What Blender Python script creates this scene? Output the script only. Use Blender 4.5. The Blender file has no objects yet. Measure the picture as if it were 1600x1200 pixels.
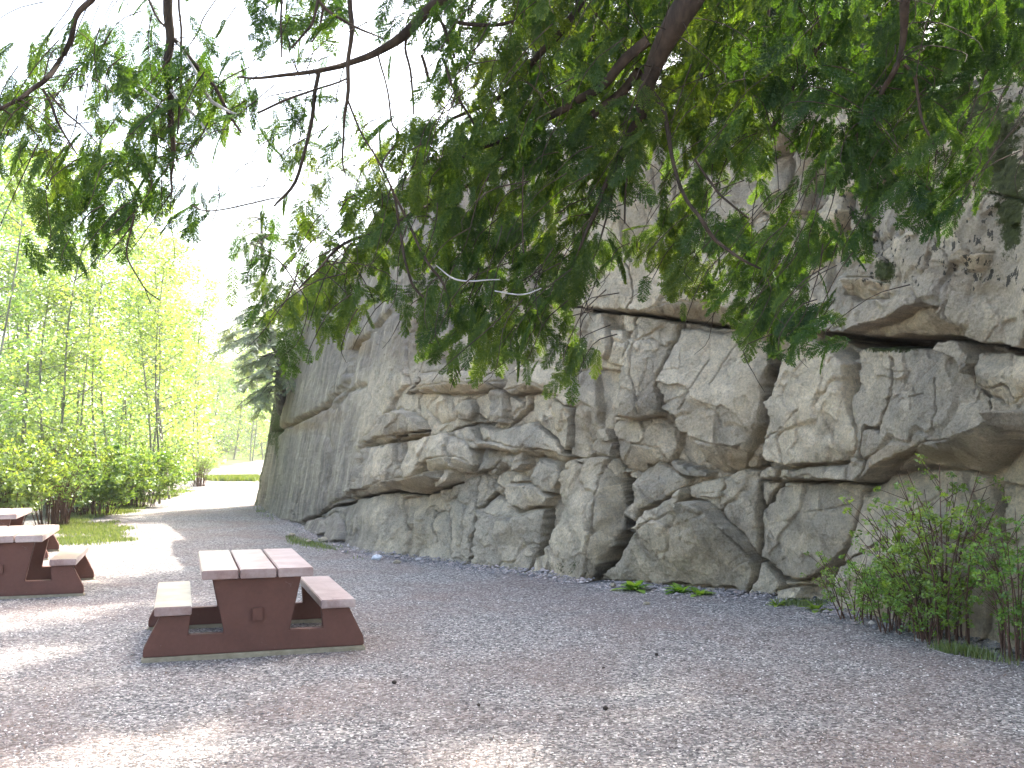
import bpy, math, random
import numpy as np
from mathutils import Vector

R = math.radians
rng = np.random.default_rng(7)
random.seed(7)
scene = bpy.context.scene
col = scene.collection

# ------------------------------------------------------------------ camera
CAMH = 1.78
F = 1600.0
PITCH = math.atan(100.0 / F)
cam_d = bpy.data.cameras.new('camera')
cam = bpy.data.objects.new('camera', cam_d)
col.objects.link(cam)
cam.location = (0, 0, CAMH)
cam.rotation_euler = (R(90) + PITCH, 0, 0)
cam_d.sensor_width = 36.0
cam_d.lens = 36.0
cam_d.clip_start = 0.05
cam_d.clip_end = 3000
scene.camera = cam

# ------------------------------------------------------------------ light
SUN_AZ = R(35)      # clockwise from +Y (towards +X)
SUN_EL = R(53)
world = bpy.data.worlds.new('World')
scene.world = world
world.use_nodes = True
wn = world.node_tree
bg = wn.nodes['Background']
sky = wn.nodes.new('ShaderNodeTexSky')
sky.sky_type = 'NISHITA'
sky.sun_disc = False
sky.sun_elevation = SUN_EL
sky.sun_rotation = SUN_AZ
sky.air_density = 1.2
sky.dust_density = 6.0
sky.ozone_density = 1.0
wn.links.new(sky.outputs[0], bg.inputs[0])
bg.inputs[1].default_value = 0.15
sd = bpy.data.lights.new('sun', 'SUN')
sd.energy = 3.2
sd.angle = R(0.55)
sd.color = (1.0, 0.95, 0.86)
sun = bpy.data.objects.new('sun', sd)
col.objects.link(sun)
sdir = Vector((math.sin(SUN_AZ) * math.cos(SUN_EL), math.cos(SUN_AZ) * math.cos(SUN_EL), math.sin(SUN_EL)))
sun.rotation_euler = sdir.to_track_quat('Z', 'Y').to_euler()
sun.location = (20, 30, 60)
scene.view_settings.view_transform = 'Standard'
scene.view_settings.look = 'None'
scene.view_settings.gamma = 1.0
scene.view_settings.exposure = 2.45
scene.view_settings.use_curve_mapping = False
scene.render.engine = 'CYCLES'

# ------------------------------------------------------------------ pixel <-> world (tracing helper)
cp, sp = math.cos(PITCH), math.sin(PITCH)


def W(px, py, d):
    """point seen at photo pixel (px, py), d metres ahead of the camera"""
    a = (px - 800.0) / F * d
    b = (600.0 - py) / F * d
    return np.array([a, d * cp - b * sp, CAMH + d * sp + b * cp])


def G(px, py, z=0.0):
    """ground point under photo pixel"""
    a = (px - 800.0) / F
    b = (600.0 - py) / F
    dz = sp + b * cp
    t = (z - CAMH) / dz
    return np.array([a * t, (cp - b * sp) * t, z])


def proj(P):
    P = np.asarray(P, float)
    x = P[..., 0]
    y = P[..., 1]
    z = P[..., 2] - CAMH
    zc = y * cp + z * sp
    zc = np.maximum(zc, 0.05)
    up = -y * sp + z * cp
    return 800 + F * x / zc, 600 - F * up / zc


# ------------------------------------------------------------------ noise
def _hash(ix, iy, iz, seed):
    h = (ix.astype(np.int64) * 374761393 + iy.astype(np.int64) * 668265263 + iz.astype(np.int64) * 2147483647 + seed * 1274126177) & 0xffffffff
    h = ((h ^ (h >> 13)) * 1274126177) & 0xffffffff
    h = ((h ^ (h >> 16)) * 2246822519) & 0xffffffff
    return ((h ^ (h >> 15)) & 0xffffff) / float(0xffffff)


def vnoise(x, y, z, seed=0):
    xi, yi, zi = np.floor(x), np.floor(y), np.floor(z)
    fx, fy, fz = x - xi, y - yi, z - zi
    fx = fx * fx * (3 - 2 * fx); fy = fy * fy * (3 - 2 * fy); fz = fz * fz * (3 - 2 * fz)
    r = 0
    for dx in (0, 1):
        wx = fx if dx else 1 - fx
        for dy in (0, 1):
            wy = fy if dy else 1 - fy
            for dz in (0, 1):
                wz = fz if dz else 1 - fz
                r = r + _hash(xi + dx, yi + dy, zi + dz, seed) * wx * wy * wz
    return r * 2 - 1


def fbm(x, y, z, octv=4, seed=0, gain=0.5):
    a, r, n = 1.0, 0, 0
    for i in range(octv):
        r = r + a * vnoise(x, y, z, seed + i * 17)
        n += a
        a *= gain
        x, y, z = x * 2.03 + 5.1, y * 2.03 + 3.7, z * 2.03 + 1.3
    return r / n


def sstep(a, b, x):
    t = np.clip((x - a) / (b - a), 0, 1)
    return t * t * (3 - 2 * t)


# ------------------------------------------------------------------ mesh + object helpers
def mesh_np(name, verts, faces, smooth=False, attrs=None, fattrs=None):
    verts = np.asarray(verts, np.float32)
    faces = np.asarray(faces, np.int32)
    me = bpy.data.meshes.new(name)
    nv, nf, k = len(verts), len(faces), faces.shape[1]
    me.vertices.add(nv)
    me.vertices.foreach_set('co', verts.ravel())
    me.loops.add(nf * k)
    me.loops.foreach_set('vertex_index', faces.ravel())
    me.polygons.add(nf)
    me.polygons.foreach_set('loop_start', np.arange(0, nf * k, k, dtype=np.int32))
    me.polygons.foreach_set('loop_total', np.full(nf, k, np.int32))
    if smooth:
        me.polygons.foreach_set('use_smooth', np.ones(nf, bool))
    me.update(calc_edges=True)
    for n_, v in (attrs or {}).items():
        v = np.asarray(v, np.float32)
        if v.ndim == 2:
            a = me.color_attributes.new(n_, 'FLOAT_COLOR', 'POINT')
            a.data.foreach_set('color', np.hstack([v, np.ones((nv, 1), np.float32)]).ravel())
        else:
            a = me.attributes.new(n_, 'FLOAT', 'POINT')
            a.data.foreach_set('value', v)
    for n_, v in (fattrs or {}).items():
        a = me.attributes.new(n_, 'FLOAT', 'FACE')
        a.data.foreach_set('value', np.asarray(v, np.float32))
    return me


def link(name, me, mat=None, parent=None):
    o = bpy.data.objects.new(name, me)
    col.objects.link(o)
    if mat is not None and me is not None and not me.materials:
        me.materials.append(mat)
    if parent is not None:
        o.parent = parent
    return o


def thing(name, label, cat, loc=(0, 0, 0), rz=0, group=None):
    o = bpy.data.objects.new(name, None)
    col.objects.link(o)
    o.location = loc
    o.rotation_euler = (0, 0, rz)
    o.empty_display_size = 0.1
    tag(o, label, cat, group)
    return o


def tag(o, label=None, cat=None, group=None, kind=None):
    if label: o['label'] = label
    if cat: o['category'] = cat
    if group: o['group'] = group
    if kind: o['kind'] = kind
    return o


def copy_tree(src, label=None):
    def cp_(o, parent):
        c = o.copy()
        col.objects.link(c)
        c.parent = parent
        for ch in [x for x in bpy.data.objects if x.parent == o]:
            cp_(ch, c)
        return c
    r = cp_(src, None)
    if label: r['label'] = label
    return r


def tube_geo(pts, rads, n=6):
    pts = np.asarray(pts, float)
    m = len(pts)
    t = np.gradient(pts, axis=0)
    t /= np.linalg.norm(t, axis=1, keepdims=True) + 1e-9
    ref = np.array([0.31, 0.2, 0.93])
    V = []
    ang = np.arange(n) * 2 * math.pi / n
    for i in range(m):
        a = np.cross(t[i], ref)
        if np.linalg.norm(a) < 0.1:
            a = np.cross(t[i], [1, 0, 0])
        a /= np.linalg.norm(a)
        b = np.cross(t[i], a)
        V.append(pts[i] + rads[i] * (np.cos(ang)[:, None] * a + np.sin(ang)[:, None] * b))
    V = np.concatenate(V)
    Fc = []
    for i in range(m - 1):
        for k in range(n):
            k2 = (k + 1) % n
            Fc.append((i * n + k, i * n + k2, (i + 1) * n + k2, (i + 1) * n + k))
    return V, np.array(Fc, np.int32)


class Geo:
    def __init__(self):
        self.v, self.f, self.t, self.n = [], [], [], 0

    def add(self, v, f, t=None):
        self.v.append(np.asarray(v, np.float32)); self.f.append(np.asarray(f, np.int32) + self.n)
        self.t.append(np.zeros(len(f)) if t is None else (np.full(len(f), t) if np.isscalar(t) else t))
        self.n += len(v)

    def tube(self, pts, rads, n=6, t=0.0):
        v, f = tube_geo(pts, rads, n)
        self.add(v, f, t)

    def mesh(self, name, smooth=False):
        if not self.v:
            return None
        return mesh_np(name, np.concatenate(self.v), np.concatenate(self.f), smooth, None, {'tint': np.concatenate(self.t)})


def smooth_line(P, n):
    """Catmull-Rom resample of control points (any dimension)"""
    P = np.asarray(P, float)
    P = np.vstack([2 * P[0] - P[1], P, 2 * P[-1] - P[-2]])
    m = len(P) - 3
    out = []
    for u in np.linspace(0, m - 1e-6, n):
        i = int(u); f = u - i
        a, b, c, d = P[i], P[i + 1], P[i + 2], P[i + 3]
        out.append(0.5 * ((2 * b) + (-a + c) * f + (2 * a - 5 * b + 4 * c - d) * f * f + (-a + 3 * b - 3 * c + d) * f ** 3))
    return np.array(out)


# ------------------------------------------------------------------ materials
def newmat(name):
    m = bpy.data.materials.new(name)
    m.use_nodes = True
    nt = m.node_tree
    nt.nodes.clear()
    out = nt.nodes.new('ShaderNodeOutputMaterial')
    return m, nt, out


def N(nt, t, **kw):
    n = nt.nodes.new(t)
    for k, v in kw.items():
        if k.startswith('i_'):
            n.inputs[k[2:].replace('_', ' ')].default_value = v
        else:
            setattr(n, k, v)
    return n


def ramp(nt, fac, stops, interp='LINEAR'):
    r = nt.nodes.new('ShaderNodeValToRGB')
    r.color_ramp.interpolation = interp
    el = r.color_ramp.elements
    while len(el) > 1:
        el.remove(el[0])
    el[0].position = stops[0][0]; el[0].color = (*stops[0][1], 1)
    for p, c in stops[1:]:
        e = el.new(p); e.color = (*c, 1)
    nt.links.new(fac, r.inputs[0])
    return r.outputs[0]


def noise(nt, scale, detail=4, rough=0.55, vec=None, dist=0.0):
    n = nt.nodes.new('ShaderNodeTexNoise')
    n.inputs['Scale'].default_value = scale
    n.inputs['Detail'].default_value = detail
    n.inputs['Roughness'].default_value = rough
    n.inputs['Distortion'].default_value = dist
    if vec is not None:
        nt.links.new(vec, n.inputs['Vector'])
    return n.outputs['Fac']


def mixc(nt, fac, a, b, mode='MIX'):
    m = nt.nodes.new('ShaderNodeMix')
    m.data_type = 'RGBA'
    m.blend_type = mode
    for sock, v in ((m.inputs[0], fac), (m.inputs[6], a), (m.inputs[7], b)):
        if isinstance(v, (int, float)):
            sock.default_value = v
        elif isinstance(v, tuple):
            sock.default_value = (*v, 1)
        else:
            nt.links.new(v, sock)
    return m.outputs[2]


def mth(nt, op, a, b=0.0, clamp=False):
    m = nt.nodes.new('ShaderNodeMath')
    m.operation = op
    m.use_clamp = clamp
    for s, v in ((m.inputs[0], a), (m.inputs[1], b)):
        if isinstance(v, (int, float)):
            s.default_value = v
        else:
            nt.links.new(v, s)
    return m.outputs[0]


def coords(nt, scale=(1, 1, 1), rot=(0, 0, 0), kind='Object'):
    tc = nt.nodes.new('ShaderNodeTexCoord')
    mp = nt.nodes.new('ShaderNodeMapping')
    mp.inputs['Scale'].default_value = scale
    mp.inputs['Rotation'].default_value = rot
    nt.links.new(tc.outputs[kind], mp.inputs[0])
    return mp.outputs[0]


def bump(nt, h, strength=0.5, dist=0.02, normal=None):
    b = nt.nodes.new('ShaderNodeBump')
    b.inputs['Strength'].default_value = strength
    b.inputs['Distance'].default_value = dist
    nt.links.new(h, b.inputs['Height'])
    if normal is not None:
        nt.links.new(normal, b.inputs['Normal'])
    return b.outputs[0]


def principled(nt, out, colr, rough=0.8, spec=0.3, normal=None):
    p = nt.nodes.new('ShaderNodeBsdfPrincipled')
    if isinstance(colr, tuple):
        p.inputs['Base Color'].default_value = (*colr, 1)
    else:
        nt.links.new(colr, p.inputs['Base Color'])
    if isinstance(rough, (int, float)):
        p.inputs['Roughness'].default_value = rough
    else:
        nt.links.new(rough, p.inputs['Roughness'])
    p.inputs['Specular IOR Level'].default_value = spec
    if normal is not None:
        nt.links.new(normal, p.inputs['Normal'])
    nt.links.new(p.outputs[0], out.inputs[0])
    return p


def leaf_mat(name, dark, mid, light, trans=0.5, nscale=2.0, gloss=0.06):
    """leaf: diffuse + light passing through, colour varied leaf by leaf (face attribute 'tint')"""
    m, nt, out = newmat(name)
    at = N(nt, 'ShaderNodeAttribute', attribute_name='tint')
    c = ramp(nt, at.outputs['Fac'], [(0.0, dark), (0.5, mid), (1.0, light)])
    oi = N(nt, 'ShaderNodeObjectInfo')
    hv = N(nt, 'ShaderNodeHueSaturation')
    nt.links.new(mth(nt, 'ADD', mth(nt, 'MULTIPLY', oi.outputs['Random'], 0.03), 0.485), hv.inputs['Hue'])
    nt.links.new(c, hv.inputs['Color'])
    c = hv.outputs[0]
    d = N(nt, 'ShaderNodeBsdfDiffuse')
    t = N(nt, 'ShaderNodeBsdfTranslucent')
    nt.links.new(c, d.inputs[0])
    tc = mixc(nt, 1.0, c, (1.5, 1.45, 0.55), 'MULTIPLY')
    nt.links.new(tc, t.inputs[0])
    mx = N(nt, 'ShaderNodeMixShader')
    mx.inputs[0].default_value = trans
    nt.links.new(d.outputs[0], mx.inputs[1]); nt.links.new(t.outputs[0], mx.inputs[2])
    g = N(nt, 'ShaderNodeBsdfGlossy')
    g.inputs['Roughness'].default_value = 0.45
    g.inputs['Color'].default_value = (0.9, 0.95, 1, 1)
    m2 = N(nt, 'ShaderNodeMixShader')
    m2.inputs[0].default_value = gloss
    nt.links.new(mx.outputs[0], m2.inputs[1]); nt.links.new(g.outputs[0], m2.inputs[2])
    nt.links.new(m2.outputs[0], out.inputs[0])
    return m


def bark_mat(name, a, b, scale=14):
    m, nt, out = newmat(name)
    v = coords(nt, (1, 1, 0.25))
    n1 = noise(nt, scale, 6, 0.65, v)
    c = ramp(nt, n1, [(0.3, a), (0.7, b)])
    principled(nt, out, c, 0.9, 0.15, bump(nt, n1, 0.6, 0.01))
    return m


M_cedar = leaf_mat('cedar_foliage', (0.028, 0.062, 0.009), (0.064, 0.126, 0.015), (0.165, 0.235, 0.028), 0.52, 2.0, 0.025)
M_fir = leaf_mat('fir_foliage', (0.018, 0.036, 0.018), (0.035, 0.062, 0.026), (0.06, 0.09, 0.035), 0.3)
M_alder = leaf_mat('alder_leaves', (0.11, 0.18, 0.045), (0.20, 0.30, 0.08), (0.40, 0.49, 0.20), 0.55, 2.0, 0.10)
M_bush = leaf_mat('bush_leaves', (0.07, 0.13, 0.022), (0.15, 0.24, 0.045), (0.30, 0.39, 0.11), 0.5)
M_grass = leaf_mat('grass_blades', (0.07, 0.10, 0.02), (0.13, 0.18, 0.035), (0.26, 0.27, 0.11), 0.4)
M_fir2 = leaf_mat('grey_fir_foliage', (0.08, 0.10, 0.06), (0.16, 0.20, 0.12), (0.28, 0.32, 0.20), 0.35)
M_bark = bark_mat('cedar_bark', (0.030, 0.024, 0.019), (0.105, 0.076, 0.056))
M_greybark = bark_mat('grey_bark', (0.06, 0.055, 0.048), (0.17, 0.16, 0.14), 9)
M_alderbark = bark_mat('alder_bark', (0.12, 0.12, 0.09), (0.30, 0.30, 0.24), 9)
M_pale = bark_mat('pale_dead_wood', (0.30, 0.29, 0.27), (0.60, 0.58, 0.55), 30)
M_stem = bark_mat('reddish_stems', (0.07, 0.04, 0.03), (0.17, 0.10, 0.075), 20)

# ---- gravel
M_gravel, nt, out = newmat('gravel')
v = coords(nt)
vo = N(nt, 'ShaderNodeTexVoronoi', i_Scale=52.0); nt.links.new(v, vo.inputs['Vector'])
sep = N(nt, 'ShaderNodeSeparateColor'); nt.links.new(vo.outputs['Color'], sep.inputs[0])
peb = ramp(nt, sep.outputs[0], [(0.0, (0.055, 0.054, 0.058)), (0.3, (0.18, 0.178, 0.18)), (0.6, (0.32, 0.31, 0.305)), (0.84, (0.50, 0.48, 0.46)), (1.0, (0.82, 0.80, 0.77))])
redp = ramp(nt, sep.outputs[1], [(0.0, (0.16, 0.11, 0.092)), (0.5, (0.28, 0.20, 0.175)), (1.0, (0.42, 0.32, 0.28))])
big = noise(nt, 0.55, 5, 0.6, v, 0.6)
dirt_shade = ramp(nt, big, [(0.40, (0, 0, 0)), (0.66, (1, 1, 1))])
c = mixc(nt, mth(nt, 'MULTIPLY', dirt_shade, 0.55), peb, redp)
fin = noise(nt, 240, 2, 0.5, v)
c = mixc(nt, 0.5, c, ramp(nt, fin, [(0.3, (0.45, 0.45, 0.46)), (0.7, (1, 1, 1))]), 'MULTIPLY')
mid = noise(nt, 3.5, 5, 0.65, v)
c = mixc(nt, 0.35, c, ramp(nt, mid, [(0.3, (0.62, 0.60, 0.6)), (0.7, (1, 1, 1))]), 'MULTIPLY')
c = mixc(nt, 1.0, c, (0.90, 0.89, 0.87), 'MULTIPLY')
# dark specks: cone scales, twigs, debris
v2 = N(nt, 'ShaderNodeTexVoronoi', i_Scale=9.0); nt.links.new(v, v2.inputs['Vector'])
spk = mth(nt, 'LESS_THAN', v2.outputs['Distance'], 0.06)
c = mixc(nt, mth(nt, 'MULTIPLY', spk, 0.85), c, (0.035, 0.03, 0.028))
h = mth(nt, 'ADD', mth(nt, 'MULTIPLY', vo.outputs['Distance'], -1.0), mth(nt, 'MULTIPLY', fin, 0.35))
nb = bump(nt, mid, 0.35, 0.05)
principled(nt, out, c, 0.85, 0.3, bump(nt, h, 1.0, 0.02, nb))

# ---- far ground: forest floor
M_soil, nt, out = newmat('forest_floor')
v = coords(nt)
c = ramp(nt, noise(nt, 0.4, 6, 0.65, v), [(0.3, (0.09, 0.08, 0.05)), (0.5, (0.10, 0.13, 0.05)), (0.7, (0.16, 0.19, 0.07))])
principled(nt, out, c, 0.95, 0.1)

# ---- rock
M_rock, nt, out = newmat('granite')
v = coords(nt)
vst = coords(nt, (1.0, 1.0, 0.10))
at = N(nt, 'ShaderNodeAttribute', attribute_name='mask')
ms = N(nt, 'ShaderNodeSeparateColor'); nt.links.new(at.outputs['Color'], ms.inputs[0])
at2 = N(nt, 'ShaderNodeAttribute', attribute_name='moss')
n_big = noise(nt, 0.9, 5, 0.6, v, 0.4)
n_mid = noise(nt, 5.5, 6, 0.65, v)
n_fin = noise(nt, 38, 5, 0.7, v)
base = ramp(nt, n_big, [(0.28, (0.42, 0.385, 0.315)), (0.5, (0.58, 0.51, 0.40)), (0.72, (0.67, 0.585, 0.44))])
base = mixc(nt, 0.55, base, ramp(nt, n_mid, [(0.28, (0.60, 0.60, 0.60)), (0.6, (1.0, 0.99, 0.97))]), 'MULTIPLY')
base = mixc(nt, 0.6, base, ramp(nt, n_fin, [(0.34, (0.50, 0.49, 0.47)), (0.58, (1, 1, 1))]), 'MULTIPLY')
base = mixc(nt, 0.7, base, ramp(nt, noise(nt, 85, 4, 0.75, v), [(0.34, (0.62, 0.61, 0.59)), (0.42, (0.98, 0.98, 0.98)), (0.66, (1.12, 1.11, 1.08))]), 'MULTIPLY')
av = N(nt, 'ShaderNodeAttribute', attribute_name='var')
ad = N(nt, 'ShaderNodeAttribute', attribute_name='dirt_shade')
vv_ = mth(nt, 'ADD', mth(nt, 'MULTIPLY', av.outputs['Fac'], 0.5), mth(nt, 'MULTIPLY', noise(nt, 2.4, 6, 0.7, v, 0.8), 1.0))
base = mixc(nt, 1.0, base, ramp(nt, vv_, [(0.10, (0.86, 0.86, 0.88)), (0.38, (1.18, 1.17, 1.15)), (0.55, (1.45, 1.42, 1.35)), (0.85, (1.8, 1.76, 1.67))]), 'MULTIPLY')
# weathered grey with running water streaks
st = noise(nt, 3.2, 5, 0.6, vst)
st2 = noise(nt, 9.0, 4, 0.6, coords(nt, (1, 1, 0.06)))
st = mth(nt, 'ADD', mth(nt, 'MULTIPLY', st, 0.6), mth(nt, 'MULTIPLY', st2, 0.4))
stc = ramp(nt, st, [(0.37, (0.10, 0.09, 0.088)), (0.46, (0.19, 0.17, 0.16)), (0.55, (0.28, 0.25, 0.215)), (0.64, (0.48, 0.43, 0.34))])
base = mixc(nt, mth(nt, 'MULTIPLY', ms.outputs[0], mth(nt, 'ADD', 0.55, mth(nt, 'MULTIPLY', n_big, 0.5)), True), base, stc)
# brown iron stain
brn = ramp(nt, noise(nt, 6, 5, 0.6, v), [(0.3, (0.22, 0.135, 0.045)), (0.7, (0.40, 0.27, 0.11))])
base = mixc(nt, mth(nt, 'MULTIPLY', ms.outputs[1], 0.62, True), base, brn)
# black lichen
ln = noise(nt, 15, 4, 0.6, coords(nt, (1, 1, 0.45)))
ln2 = noise(nt, 9, 5, 0.6, v)
lf = mth(nt, 'GREATER_THAN', mth(nt, 'ADD', mth(nt, 'MULTIPLY', ms.outputs[2], 0.42), mth(nt, 'ADD', mth(nt, 'MULTIPLY', ln, 0.5), mth(nt, 'MULTIPLY', ln2, 0.5))), 0.985)
base = mixc(nt, mth(nt, 'MULTIPLY', lf, 0.85), base, (0.035, 0.035, 0.03))
# moss
mo = ramp(nt, noise(nt, 14, 5, 0.7, v), [(0.3, (0.035, 0.045, 0.015)), (0.7, (0.10, 0.12, 0.035))])
mfn = mth(nt, 'ADD', mth(nt, 'MULTIPLY', n_mid, 0.9), mth(nt, 'MULTIPLY', noise(nt, 24, 5, 0.75, v), 1.1))
mf = mth(nt, 'MULTIPLY', mth(nt, 'SUBTRACT', mth(nt, 'ADD', at2.outputs['Fac'], mfn), 1.55), 6.0, True)
base = mixc(nt, mf, base, mo)
cr = N(nt, 'ShaderNodeTexVoronoi', feature='DISTANCE_TO_EDGE', i_Scale=1.7)
wv = N(nt, 'ShaderNodeVectorMath', operation='ADD')
nc = N(nt, 'ShaderNodeTexNoise', i_Scale=2.2, i_Detail=4.0); nt.links.new(v, nc.inputs['Vector'])
nt.links.new(v, wv.inputs[0]); nt.links.new(nc.outputs['Color'], wv.inputs[1])
nt.links.new(wv.outputs[0], cr.inputs['Vector'])
crk = ramp(nt, cr.outputs['Distance'], [(0.0, (0, 0, 0)), (0.012, (1, 1, 1))])
crk2 = mixc(nt, ramp(nt, noise(nt, 1.1, 2, 0.5, v), [(0.52, (1, 1, 1)), (0.58, (0, 0, 0))]), crk, (1, 1, 1))
b1 = bump(nt, noise(nt, 6.5, 9, 0.72, v, 0.4), 0.8, 0.10)
b2 = bump(nt, noise(nt, 26, 8, 0.75, v, 0.3), 1.0, 0.065, b1)
vf = N(nt, 'ShaderNodeTexVoronoi', feature='F1', i_Scale=7.0, i_Randomness=1.0); nt.links.new(wv.outputs[0], vf.inputs['Vector'])
b2 = bump(nt, vf.outputs['Distance'], 0.22, 0.04, b2)
b3 = bump(nt, crk2, 0.5, 0.015, b2)
base = mixc(nt, mth(nt, 'MULTIPLY', ad.outputs['Fac'], 0.8), base, (0.05, 0.042, 0.032))  # soil-dark colour in cracks, painting the shade that shallow grooves lack
principled(nt, out, base, 0.88, 0.2, b3)

# ---- painted wood
def paint_mat(name, a, b, rough, worn_sheen=None, gloss=0.5):
    m, nt, out = newmat(name)
    v = coords(nt, (1, 0.12, 1))
    n1 = noise(nt, 30, 5, 0.6, v)
    v0 = coords(nt)
    n0 = noise(nt, 4, 4, 0.6, v0)
    c = mixc(nt, n0, a, b)
    c = mixc(nt, 0.4, c, ramp(nt, n1, [(0.3, (0.7, 0.7, 0.7)), (0.7, (1, 1, 1))]), 'MULTIPLY')
    sc = noise(nt, 11, 7, 0.75, v0, 1.0)
    c = mixc(nt, mth(nt, 'MULTIPLY', mth(nt, 'GREATER_THAN', sc, 0.66), 0.5), c, (0.26, 0.20, 0.17))
    c = mixc(nt, 0.5, c, ramp(nt, noise(nt, 2.2, 4, 0.6, v0, 0.5), [(0.35, (0.72, 0.74, 0.76)), (0.6, (1, 1, 1))]), 'MULTIPLY')
    rg = rough
    if worn_sheen:
        oi = N(nt, 'ShaderNodeObjectInfo')
        w = ramp(nt, mth(nt, 'ADD', mth(nt, 'MULTIPLY', n0, 0.75), mth(nt, 'MULTIPLY', n1, 0.25)), [(0.30, (0.15, 0.15, 0.15)), (0.70, (1, 1, 1))])
        w = mth(nt, 'MULTIPLY', w, mth(nt, 'ADD', 0.45, mth(nt, 'MULTIPLY', oi.outputs['Random'], 0.5)), True)
        c = mixc(nt, w, c, worn_sheen)  # pale mix: wear, with the sky sheen put into the colour
        rg = mth(nt, 'ADD', mth(nt, 'MULTIPLY', n1, 0.12), rough - 0.06)
    principled(nt, out, c, rg, gloss, bump(nt, n1, 0.25, 0.002))
    return m


M_frame = paint_mat('brown_red_paint', (0.125, 0.052, 0.037), (0.170, 0.078, 0.057), 0.6, None, 0.3)
M_plank = paint_mat('worn_sheen_paint', (0.20, 0.085, 0.068), (0.25, 0.125, 0.105), 0.30, (0.62, 0.53, 0.50), 0.7)
M_conc, nt, out = newmat('concrete')
v = coords(nt)
principled(nt, out, ramp(nt, noise(nt, 12, 5, 0.6, v), [(0.3, (0.22, 0.19, 0.13)), (0.7, (0.38, 0.33, 0.24))]), 0.9, 0.2, bump(nt, noise(nt, 60, 4, 0.6, v), 0.4, 0.01))
M_white, nt, out = newmat('white_stone')
v = coords(nt)
principled(nt, out, ramp(nt, noise(nt, 30, 4, 0.6, v), [(0.3, (0.45, 0.46, 0.48)), (0.7, (0.75, 0.76, 0.78))]), 0.7, 0.3)
M_cone, nt, out = newmat('dark_cone')
v = coords(nt)
principled(nt, out, ramp(nt, noise(nt, 90, 3, 0.6, v), [(0.3, (0.02, 0.016, 0.013)), (0.7, (0.06, 0.045, 0.035))]), 0.8, 0.2)

# ------------------------------------------------------------------ GROUND
def gz(x, y):
    """gentle relief of the gravel ground"""
    return 0.02 * vnoise(x * 0.35, y * 0.35, x * 0 + 0.5, 3) + 0.008 * vnoise(x * 1.7, y * 1.7, x * 0, 9)


def grid_ground(name, xs, ys, zf, mat):
    X, Y = np.meshgrid(xs, ys)
    Z = zf(X, Y)
    nx, ny = len(xs), len(ys)
    V = np.stack([X.ravel(), Y.ravel(), Z.ravel()], 1)
    i = np.arange(ny - 1)[:, None] * nx + np.arange(nx - 1)[None]
    Fq = np.stack([i, i + 1, i + nx + 1, i + nx], -1).reshape(-1, 4)
    return link(name, mesh_np(name, V, Fq, True), mat)


xs = np.concatenate([np.linspace(-900, -45, 12), np.linspace(-40, 40, 201), np.linspace(45, 900, 12)])
ys = np.concatenate([np.linspace(-300, -12, 6), np.linspace(-10, 60, 201), np.linspace(64, 1500, 16)])


def ground_z(X, Y):
    z = gz(X, Y)
    return z * sstep(70, 45, np.abs(Y))


g = grid_ground('ground', xs, ys, ground_z, M_gravel)
tag(g, kind='structure')

# wooded bank on the left and hill behind
def hill_z(X, Y):
    # distance from a line running along the left side of the clearing
    d = (-X - (9.5 + 0.20 * (Y - 20)))         # >0 left of the edge
    d2 = np.minimum((Y - 70) + (X + 5) * -0.55, (Y - 75) + 4.0 * np.clip(X + 0.315 * Y, -30, 22))
    d2 = np.where(X > -0.315 * Y, np.minimum(d2, Y - 150), d2)
    a = 0.30 * np.clip(d - 6, 0, None) * sstep(0, 40, d)
    b = 0.42 * np.clip(d2 - 8, 0, 45) * sstep(35, -30, X)
    z = np.minimum(np.maximum(a, b), 19 + 0.10 * np.clip(-X, 0, 100)) + 0.25 * vnoise(X * 0.2, Y * 0.2, X * 0, 5)
    vis = sstep(-1.0, 3.0, np.maximum(d, d2))
    return -0.6 + z * vis + 0.75 * vis


hs = grid_ground('hill', np.linspace(-220, 160, 140), np.linspace(12, 330, 140), hill_z, M_soil)
tag(hs, kind='structure')

# ------------------------------------------------------------------ CLIFF
foot_px = [(398, 789), (405, 797), (430, 811), (470, 826), (520, 849), (560, 863), (640, 874), (700, 881), (840, 894), (940, 909), (1050, 917), (1180, 930),
           (1300, 948), (1450, 982), (1600, 1012)]
fw = [G(*p)[:2] for p in foot_px]
# beyond the frame on the near side
d0 = fw[-1] - fw[-2]
d0 = d0 / np.linalg.norm(d0)
fw += [fw[-1] + d0 * 0.8, fw[-1] + d0 * 2.2 + np.array([0.5, 0.1]), fw[-1] + d0 * 4 + np.array([1.6, 0.6])]
wrap = [np.array([6.5, 44.0]), np.array([1.0, 41.5]), np.array([-3.0, 38.5]), np.array([-5.6, 36.0]), np.array([-7.3, 33.8])]
nwrap = 60
path_w = smooth_line(wrap + fw[:1], nwrap)[:-1]
Lf = np.array(fw)
pf, _ = proj(np.column_stack([Lf, np.zeros(len(Lf))]))
dense = smooth_line(Lf, 4000)
dpx, _ = proj(np.column_stack([dense, np.zeros(len(dense))]))
dpx = np.maximum.accumulate(dpx)
tgt = np.arange(398.0, 1600, 1.5)
sel = np.interp(tgt, dpx, np.arange(4000))
sel = np.concatenate([sel, np.linspace(sel[-1], 3999, 71)[1:]])
path_f = np.column_stack([np.interp(sel, np.arange(4000), dense[:, 0]), np.interp(sel, np.arange(4000), dense[:, 1])])
path = np.vstack([path_w, path_f])
NC = len(path)
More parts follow.
